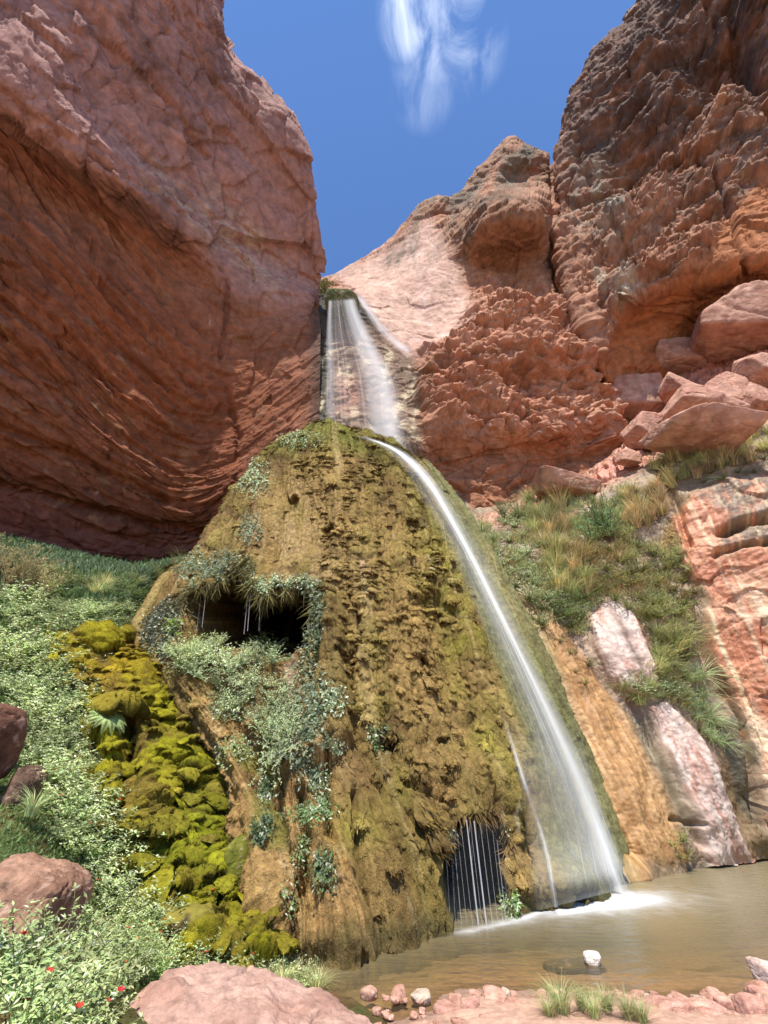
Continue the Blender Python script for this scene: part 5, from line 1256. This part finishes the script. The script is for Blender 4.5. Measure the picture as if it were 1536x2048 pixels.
for k, a in enumerate([
    ('grey-green fern patch on the crown of the mossy mound', 600, 882, 40, 17, 420, .11, fg),
    ('grey-green fern patch on the upper left shoulder of the mound', 505, 955, 34, 34, 620, .11, fg),
    ('grey-green fern patch midway down the left flank of the mound', 503, 1060, 20, 30, 380, .10, fg),
    ('ferns on the left edge of the mound beside the shaded grass', 385, 1130, 30, 40, 620, .10, fg),
    ('fern fringe over the left arch of the dark cave', 455, 1142, 44, 34, 1300, .09, fg),
    ('hanging ferns on the middle lip of the dark cave', 560, 1172, 54, 16, 700, .085, fg),
    ('tall hanging fern curtain on the right side of the dark cave', 612, 1230, 32, 66, 1300, .09, fg),
    ('dark ivy-like leaves on the left wall of the dark cave', 332, 1235, 44, 70, 2600, .085, C(92, 100, 78)),
    ('small bright fern inside the left corner of the dark cave', 350, 1255, 18, 16, 260, .10, C(128, 150, 70)),
    ('long grey-green fern strip below the cave, on the left of the brown moss', 615, 1430, 28, 120, 1600, .075, fg),
    ('small fern spray on the brown moss right of the fern strip', 662, 1400, 26, 30, 360, .07, fg),
    ('tiny fern in the brown moss left of the small hole', 665, 1488, 15, 14, 170, .06, fg),
    ('fern in the mouth of the small hole', 757, 1478, 16, 26, 260, .07, C(96, 120, 74)),
    ('dark fern on the orange travertine, higher of the pair', 528, 1580, 18, 30, 420, .055, C(100, 126, 86)),
    ('dark fern on the orange travertine, lower of the pair', 525, 1660, 14, 24, 320, .05, C(100, 126, 86)),
    ('spreading fern band across the travertine below the strip', 620, 1628, 46, 18, 560, .055, C(126, 150, 96)),
    ('fern hanging near the foot of the travertine', 650, 1738, 18, 36, 460, .05, C(126, 150, 96)),
    ('fern on the narrow mossy column near the water', 568, 1800, 12, 26, 280, .045, C(126, 150, 96)),
    ('fern along the left top edge of the dripping grotto', 905, 1690, 18, 30, 380, .055, C(118, 140, 84)),
    ('silvery fern along the right top edge of the dripping grotto', 985, 1665, 22, 18, 300, .05, C(140, 148, 120)),
    ('bright green fern at the water on the right side of the grotto', 1010, 1812, 17, 22, 360, .055, C(126, 156, 84)),
    ('fern below the small green moss hump', 508, 1868, 20, 16, 260, .045, C(126, 150, 96)),
    ('leafy spray on the orange travertine just right of the moss bank', 470, 1500, 26, 26, 420, .055, C(150, 168, 112)),
    ('trailing plant on the travertine under the grey shrubs', 452, 1420, 30, 22, 420, .06, C(150, 168, 112)),
    ('small plant between the travertine columns above the ochre rock', 600, 1700, 12, 24, 240, .045, C(130, 150, 96)),
    ('fringe of ferns where the brown moss meets the travertine', 640, 1570, 18, 40, 480, .05, C(140, 156, 112)),
]):
    lb, cx, cy, rx, ry, n, ll, c = a
    mat_patch(lb, cx, cy, rx, ry, n, ll, c, 400+k, alt=fl)
# growth under the cave
CAVEZ = [(335,1310),(420,1300),(470,1320),(560,1310),(570,1400),(585,1500),(560,1520),(500,1440),(430,1385),(360,1360)]
scatter(CAVEZ, 30, 26, MOUNDt, SHRUB, .85, 'grey_shrub', 'shrub', 'grey-green shrubs below the cave', 'grey-green small-leaved shrub in the growth below the dark cave', 310, .6)
scatter([(335,1300),(430,1295),(450,1330),(380,1345)], 8, 24, MOUNDt, HERB, .95, 'leafy_plant', 'plant', 'leafy plants at the cave foot', 'bright leafy plant at the foot of the dark cave', 311, .5)
scatter([(490,1270),(560,1270),(560,1310),(490,1310)], 5, 20, MOUNDt, HERB, .9, 'leafy_plant', 'plant', 'pale plants in the cave mouth', 'pale plant standing in the mouth of the dark cave', 312, .5)
# right slope
scatter([(940,1045),(1010,1030),(1060,1080),(1100,1150),(1130,1230),(1090,1250),(1010,1140)], 24, 30, SLOPEt, SHRUB, 1.35, 'grey_shrub', 'shrub', 'grey-green shrubs right of the ribbon', 'grey-green shrub on the slope right of the falling ribbon', 320)
scatter([(1040,1000),(1130,1000),(1160,1060),(1120,1110),(1060,1080)], 12, 24, SLOPEt, GRASS+STRAWG, 2.0, 'grass_tuft', 'grass tuft', 'yellow-green tufts under the red cliff', 'yellow-green grass tuft under the red cliff left of the tall shrub', 321)
scatter([(1090,1080),(1160,1110),(1180,1190),(1110,1190)], 9, 28, SLOPEt, GRASS+STRAWG, 1.8, 'dry_tuft', 'grass tuft', 'dry tufts below the tall shrub', 'dry pale tuft below the tall green shrub', 322)
scatter([(1150,1080),(1260,1060),(1330,1110),(1390,1170),(1370,1220),(1290,1230),(1200,1190),(1150,1150)], 34, 30, SLOPEt, OLIVE, 1.3, 'olive_shrub', 'shrub', 'olive shrubs beside the orange wall', 'olive and brown shrub covering the slope beside the orange rock wall', 323)
scatter([(1110,1190),(1170,1200),(1170,1260),(1120,1260)], 6, 24, SLOPEt, DARK, 1.5, 'green_shrub', 'shrub', 'dark green shrubs above the pale slab', 'dark green shrub left of the pale rounded slab', 324)
for k, (x, y, s) in enumerate([(1205,1075,2.0),(1230,1085,1.7),(1190,1095,1.6),(1040,1040,1.3),(1010,1035,1.0)]):
    P, n, t = hit(SLOPEt, x, y, 8)
    plant('willow_shrub', 'tall feathery green shrub rising above the slope' if k < 3 else 'low feathery blue-green shrub against the red cliff', 'shrub', SPRAY[0], P, s, 'tall green shrubs mid slope' if k < 3 else 'low shrubs at the cliff foot', parts=('foliage', 'stem'))
scatter([(1300,930),(1400,890),(1536,850),(1560,900),(1450,930),(1330,985)], 34, 24, SLOPEt, STRAWG+STRAWG+GRASS[:1], 1.5, 'dry_tuft', 'grass tuft', 'dry tufts along the ledge', 'dry yellow grass tuft along the ledge over the grey rock', 325)
scatter([(1250,985),(1310,965),(1330,1020),(1290,1060),(1250,1040)], 14, 24, SLOPEt, STRAWG, 1.5, 'dry_tuft', 'grass tuft', 'straw tufts right of the shrub', 'straw coloured tuft right of the tall green shrub', 326)
scatter([(1305,905),(1380,880),(1380,915),(1320,945)], 6, 26, SLOPEt, DARK+OLIVE, .95, 'green_shrub', 'shrub', 'green shrubs at the ledge end', 'small green shrub at the left end of the grassy ledge', 327)
scatter([(1370,935),(1536,915),(1536,945),(1400,965)], 10, 30, SLOPEt, [herb_meshes(91, 40, .4, .6, .05, .006, C(120, 100, 84), None, 0, 18, name='twig')], 1.1, 'twiggy_shrub', 'shrub', 'bare twiggy shrubs over the grey rock', 'bare brown twiggy shrub hanging over the grey rock ledge', 328)
scatter([(1290,1230),(1360,1230),(1380,1330),(1330,1380),(1320,1300)], 16, 26, SLOPEt, OLIVE+[GRASS[0]], 1.35, 'olive_shrub', 'shrub', 'olive growth right of the pale slab', 'olive plant in the gully right of the pale rounded slab', 329)
scatter([(1240,1375),(1330,1370),(1370,1400),(1280,1405)], 9, 24, SLOPEt, SHRUB+[GRASS[1]], 1.1, 'grey_shrub', 'shrub', 'shrubs between the two slabs', 'grey-green shrub between the two pale slabs', 330)
scatter([(1350,1340),(1400,1350),(1440,1450),(1450,1510),(1415,1480),(1380,1410)], 13, 26, SLOPEt, LONGG, .72, 'hanging_grass', 'grass tuft', 'hanging grass above the lower slab', 'long green grass hanging down the wall above the lower slab', 331, .55)
scatter([(1345,1670),(1375,1680),(1385,1715),(1360,1720)], 4, 18, SLOPEt, OLIVE, .55, 'olive_shrub', 'shrub', 'small shrubs at the water', 'small olive shrub at the water between orange rock and slab', 332)
scatter([(1060,1220),(1110,1260),(1180,1330),(1190,1390),(1140,1320)], 8, 30, SLOPEt, OLIVE, .6, 'olive_shrub', 'shrub', 'shrubs along the orange strip', 'small olive shrub along the edge of the orange rock strip', 333)
def slope_grass():
    s = SLOPE; rng = np.random.RandomState(12)
    m = sst(-6, 14, in_poly(s.px, s.py, [(935,1045),(1010,1035),(1060,1020),(1140,1000),(1260,970),(1330,1010),(1390,1150),(1390,1240),(1345,1330),(1400,1440),(1330,1400),(1240,1390),(1310,1320),(1260,1215),(1210,1195),(1175,1240),(1180,1330),(1120,1260),(1050,1190),(990,1130)]))*sst(-.15, .25, fbm(s.G, 1.0, 3, 951))
    mix_ = sst(-.2, .3, fbm(s.G, .8, 3, 953)).ravel()
    o = fuzz('ground_cover', s, m/np.maximum(s.t, 3), 30000, .22, .030, lambda i, P: mixc(np.ones((len(i), 3))*C(196, 198, 140), C(220, 196, 146), mix_[i]), rng, .7, -.6, None, M_GRASS, False)
    tag(o, 'pale green and straw ground cover on the slope right of the ribbon', 'ground cover', kind='stuff')
slope_grass()
# grass at the near shore
for k, (x, y, s) in enumerate([(1125,2026,.5),(1165,2018,.36),(1215,2020,.36),(1258,2036,.38),(1100,2034,.34),(1190,2034,.34),(1285,2044,.34)]):
    p = pt(x, y, float(tw(y, .1))); 
    plant('grass_tuft', 'tuft of spiky green grass on the stony shore in front of the pool', 'grass tuft', GRASS[k % 2], p, s*.85, 'green grass on the near shore')
# vegetation at the lip of the upper fall
mat_patch('dark olive bush at the notch beside the lip of the fall', 638, 560, 26, 26, 900, .22, C(96, 92, 52), 450, BACK, 0, None, 'notch_bush', 'bush', .6)

# ---------------------------------------------------------------- falling water
def water_mat(name, ku, kv, lo, hi, gain=1.0, col=(.93, .94, .95)):
    """white water: streaked opacity; attribute r = across, g = along, b = body"""
    m, nt, b = mat_new(name)
    N, L = nt.nodes.new, nt.links.new
    nt.nodes.remove(b)
    at = N('ShaderNodeAttribute'); at.attribute_name = 'Col'
    sp = N('ShaderNodeSeparateColor'); L(at.outputs['Color'], sp.inputs[0])
    cb = N('ShaderNodeCombineXYZ')
    for i, k in ((0, ku), (1, kv)):
        mu = N('ShaderNodeMath'); mu.operation = 'MULTIPLY'; mu.inputs[1].default_value = k; L(sp.outputs[i], mu.inputs[0]); L(mu.outputs[0], cb.inputs[i])
    no = N('ShaderNodeTexNoise'); no.inputs['Scale'].default_value = 1; no.inputs['Detail'].default_value = 5; no.inputs['Roughness'].default_value = .6; L(cb.outputs[0], no.inputs['Vector'])
    mr = N('ShaderNodeMapRange'); mr.interpolation_type = 'SMOOTHSTEP'; mr.inputs[1].default_value = lo; mr.inputs[2].default_value = hi; L(no.outputs[0], mr.inputs[0])
    # body 0..0.5 is streaks alone, above that it fills in
    add = N('ShaderNodeMath'); add.operation = 'MULTIPLY'; L(mr.outputs[0], add.inputs[0]); L(sp.outputs[2], add.inputs[1])
    sq = N('ShaderNodeMath'); sq.operation = 'POWER'; sq.inputs[1].default_value = 2.2; L(sp.outputs[2], sq.inputs[0])
    s2 = N('ShaderNodeMath'); s2.operation = 'MAXIMUM'; L(add.outputs[0], s2.inputs[0]); L(sq.outputs[0], s2.inputs[1])
    g = N('ShaderNodeMath'); g.operation = 'MULTIPLY'; g.inputs[1].default_value = gain; g.use_clamp = True; L(s2.outputs[0], g.inputs[0])
    df = N('ShaderNodeBsdfDiffuse'); df.inputs[0].default_value = (*col, 1)
    tl = N('ShaderNodeBsdfTranslucent'); tl.inputs[0].default_value = (*col, 1)
    w = N('ShaderNodeMixShader'); w.inputs[0].default_value = .4; L(df.outputs[0], w.inputs[1]); L(tl.outputs[0], w.inputs[2])
    tr = N('ShaderNodeBsdfTransparent')
    mx = N('ShaderNodeMixShader'); L(g.outputs[0], mx.inputs[0]); L(tr.outputs[0], mx.inputs[1]); L(w.outputs[0], mx.inputs[2])
    L(mx.outputs[0], nt.nodes['Material Output'].inputs[0])
    return m
def sheet(name, rows, env, mat, parent=None, nu=60, nv=160):
    """rows of (pxl, pxr, py[, pyr], tl, tr); env(u, v) -> body"""
    A = np.array([[pt(r[0], r[2], r[4]), pt(.5*(r[0]+r[1]), .5*(r[2]+r[3]), .5*(r[4]+r[5])), pt(r[1], r[3], r[5])] for r in rows])
    G = cat_rom(A, np.linspace(0, len(A)-1, nv)); G = np.swapaxes(cat_rom(np.swapaxes(G, 0, 1), np.linspace(0, 2, nu)), 0, 1)
    u = np.linspace(0, 1, nu)[None, :]*np.ones((nv, 1)); v = np.linspace(0, 1, nv)[:, None]*np.ones((1, nu))
    col = np.stack([u, v, np.clip(env(u, v), 0, 1)], -1)
    return grid_obj(name, G, col, mat, parent)
def waterfall():
    root = bpy.data.objects.new('waterfall', None); COL.objects.link(root)
    tag(root, 'tall thin white waterfall dropping from the notch and sliding down the mossy mound', 'waterfall')
    W1 = water_mat('falling_curtain', 26, 1.1, .42, .72)
    ty = lambda py, y: y/(CP-SP*(1024-py)/FPX)
    R = [(656,714,598,592,13.55),(654,726,622,625,13.4),(651,748,660,664,13.3),(650,772,700,704,13.25),(649,796,740,744,13.2),(648,812,790,794,13.2),(648,822,840,844,13.2),(648,834,905,930,13.2)]
    rows = [(l, r, yl, yr, ty(yl, y), ty(yr, y)) for l, r, yl, yr, y in R]
    env = lambda u, v: (.50*np.exp(-((u-.08)/.06)**2)*(1-.5*v)+.22*np.exp(-((u-.3)/.14)**2)*(1-v)+(.46+.22*sst(.6, .85, u))*sst(.40, .62, u)*sst(1.0, .72, u)+.20)*sst(0, .04, v)*sst(1.0, .95, v)*sst(0, .03, u)*sst(1., .85, u)
    sheet('upper_curtain', rows, env, W1, root, 80, 120)
    # water hugging the rock edge beside the lip
    W2 = water_mat('white_water', 5, 6, .3, .7)
    path = [(690,590),(715,594),(738,622),(762,655),(790,684),(815,704),(836,722)]
    rows = []
    for x, y in path:
        _, _, t = hit(BACKt, x, y, 9); rows.append((x-12, x+13, y+7, y-7, t-.35, t-.3))
    sheet('lip_water', rows, lambda u, v: .85*np.exp(-((u-.5)/.26)**2)*sst(0, .1, v)*sst(1, .7, v), W2, root, 24, 90)
    # ribbon on the mound
    path = [(715,868),(752,882),(778,893),(803,908),(832,934),(868,980),(905,1043),(945,1117),(985,1197),(1030,1287),(1073,1375),(1113,1460),(1150,1543),(1183,1625),(1214,1706),(1243,1786)]
    cx = np.array([p[0] for p in path], float); cy_ = np.array([p[1] for p in path], float)
    tt = []
    for x, y in path:
        tt.append(min(hit(MOUNDt, x+dx, y, 8)[2] for dx in (-22, -10, -2, 6)))
    tt = np.array(tt)
    for _ in range(3): tt = np.convolve(np.pad(tt, 1, mode='edge'), [.25, .5, .25], 'valid')
    tt = tt-.22
    wl = np.interp(cy_, [886, 960, 1200, 1500, 1700, 1790], [26, 44, 52, 72, 100, 116]); wr = np.interp(cy_, [886, 940, 1100, 1400, 1700, 1790], [10, 26, 40, 34, 36, 42])
    W3 = water_mat('ribbon_veil', 22, 2.2, .40, .75)
    tl_ = np.array([min(float(hit(MOUNDt, x-f*a, y-.05*f*a, 8)[2]) for f in (.25, .5, .75, 1)) for x, y, a in zip(cx, cy_, wl)])
    for _ in range(2): tl_ = np.minimum(tl_, np.convolve(np.pad(tl_, 1, mode='edge'), [.25, .5, .25], 'valid'))
    tl_ = np.minimum(tl_-.14, tt+.6)
    rows = [(x-a, x+b, y+(-.05+.46*sst(1600, 1786, y))*a, y+.25*b*(1-sst(1650, 1786, y))-.1*b*sst(1650, 1786, y), min(q, float(tw(y+.25*a))-.05) if y > 1690 else q, t+.08) for x, y, a, b, t, q in zip(cx, cy_, wl, wr, tt, tl_)]
    c0 = lambda v: np.interp(v, np.linspace(0, 1, len(wl)), wl/(wl+wr))
    sheet('ribbon_veil', rows, lambda u, v: (.34*np.exp(-((u-c0(v))/.30)**2)+.17*sst(.3, .8, v)+.12)*sst(0, .3, u)*sst(1, .86, u)*sst(0, .05, v)*sst(1.0, .93, v), W3, root, 60, 220)
    W4 = water_mat('ribbon_core', 9, 3, .25, .7)
    ww = np.interp(cy_, [886, 930, 1000, 1300, 1500, 1700, 1790], [26, 30, 20, 13, 17, 26, 34])
    rows = [(x-a, x+a, y-.2*a, y+.2*a, t, t) for x, y, a, t in zip(cx, cy_, ww, tt)]
    sheet('ribbon_core', rows, lambda u, v: np.interp(v, [0, .2, .6, 1], [.95, .97, .88, .72])*np.exp(-((u-.5)/np.interp(v, [0, .25, .6, 1], [.26, .22, .2, .24]))**2)*sst(0, .09, v), W4, root, 40, 220)
    # threads of the lower veil
    W5 = water_mat('thread_veil', 42, .8, .50, .78)
    def tm(x, y): return float(hit(MOUNDt, x, y, 10)[2])
    rows = []
    for l, r, yl, yr in ((985,1150,1400,1400),(1010,1180,1500,1500),(1030,1205,1610,1600),(1040,1225,1700,1680),(1045,1240,1770,1735),(1050,1256,1828,1775)):
        rows.append((l, r, yl, yr, min(tm(l, yl), tm(l+30, yl), tm(l+60, yl))-.2, min(tm(r-12, yr), tm(r-50, yr))-.2))
    sheet('thread_veil', rows, lambda u, v: (.36+.12*sst(.5, .9, v)*sst(.2, .6, u))*sst(0, .18, u)*sst(1, .9, u)*sst(0, .3, v), W5, root, 50, 120)
    rows = [(l, r, yl, yr, tm((l+r)/2, min(yl, 1640))-.2, tm((l+r)/2, min(yr, 1640))-.2) for l, r, yl, yr in ((885, 1015, 1655, 1630),(878, 1020, 1700, 1690),(876, 1026, 1770, 1760),(890, 1034, 1862, 1836))]
    yy = float(pt(950, 1640, rows[0][4])[1]); rows = [(l, r, yl, yr, ty(yl, yy-.02), ty(yr, yy+.35)) for l, r, yl, yr, _, _ in rows]
    sheet('grotto_threads', rows, lambda u, v: .16*sst(0, .1, u)*sst(1, .9, u)*sst(0, .12, v), water_mat('grotto_threads', 40, .4, .56, .72), root, 70, 60)
    # side strand
    sp = [(1000,1410),(1025,1490),(1052,1575),(1075,1640),(1092,1700),(1103,1760),(1112,1815)]
    rows = [(x-9, x+9, y, y, tm(x, y)-.14, tm(x, y)-.14) for x, y in sp]
    sheet('side_strand', rows, lambda u, v: .55*np.exp(-((u-.5)/.2)**2)*sst(0, .25, v), W4, root, 14, 90)
    # foam where it lands
    xs = np.linspace(.2, 9.5, 230); ys = np.linspace(5.6, 12.5, 190); X, Y = np.meshgrid(xs, ys); Gf = np.stack([X, Y, 0*X+.02], -1)
    px, py, _ = proj(Gf)
    dl = on_line(px, py*1.0, [(900,1868),(960,1857),(1030,1842),(1085,1822),(1140,1812),(1200,1800),(1260,1790)])
    nz = fbm(Gf, 2.2, 4, 901)
    body = .62*np.exp(-(dl/7)**2)*sst(880, 930, px)+.95*ell(px, py, 1228, 1803, 75, 16, -6)+.45*ell(px, py, 1290, 1803, 95, 17, -2)+.28*ell(px, py, 1200, 1818, 190, 30, -6)+.62*ell(px, py, 1150, 1820, 80, 9, -12)
    body = np.clip(body*(1+.35*nz), 0, .96)
    W6 = water_mat('foam', 30, 30, .3, .8)
    grid_obj('foam', Gf, np.stack([X/9.5, Y/12.5, body], -1), W6, root)
waterfall()
def trickles():
    W = water_mat('trickle_water', 3, 4, .2, .6, .8)
    groups = [('thin white trickle falling across the mouth of the dark cave', 'trickles in the dark cave', [(405,1168,393,1262),(414,1168,404,1255),(496,1185,488,1268),(501,1185,495,1262),(521,1186,518,1262)], .007),
              ('thin bright trickle falling in front of the dark grotto at the water', 'trickles in front of the grotto', [(933,1640,957,1852),(948,1642,973,1850),(915,1668,935,1858),(960,1645,985,1848),(985,1660,1006,1842),(902,1690,912,1862),(893,1715,902,1866),(922,1650,946,1856),(972,1648,996,1846),(908,1680,924,1860),(940,1640,965,1852),(882,1740,893,1868),(994,1680,1012,1842)], .009)]
    GY = min(float(hit(MOUNDt, x, 1612, 8)[0][1]) for x in range(890, 1010, 15))-.10
    for lb, gr, L_, w in groups:
        for k, (x0, y0, x1, y1) in enumerate(L_):
            t0 = float(hit(MOUNDt, x0, y0-14, 5)[2])-(.06 if 'cave' in lb else .22)
            a = pt(x0, y0, t0)
            if 'grotto' in lb: a = pt(x0, y0, GY/ray(x0, y0)[1])
            u, Y, Z = ray(x1, y1)
            b = pt(x1, y1, a[1]/Y)
            t = np.linspace(0, 1, 14)[:, None]
            f = 1.0 if 'cave' in lb else (1.0 if k < 2 else .34+.22*(k % 3 == 0))
            V, F = tube(a*(1-t)+b*t, w*f, w*f*1.3, 6)
            col = np.stack([np.tile(np.linspace(0, 1, 6), 14), np.repeat(np.linspace(0, 1, 14), 6), np.full(84, .62 if f == 1 else .30)*(.55 if 'cave' in lb else 1)], -1)
            tag(link('trickle', mesh_of('trickle', V, F, col, True, [W])), lb, 'trickle', gr)
    # sheet of fine drops across the grotto
trickles()
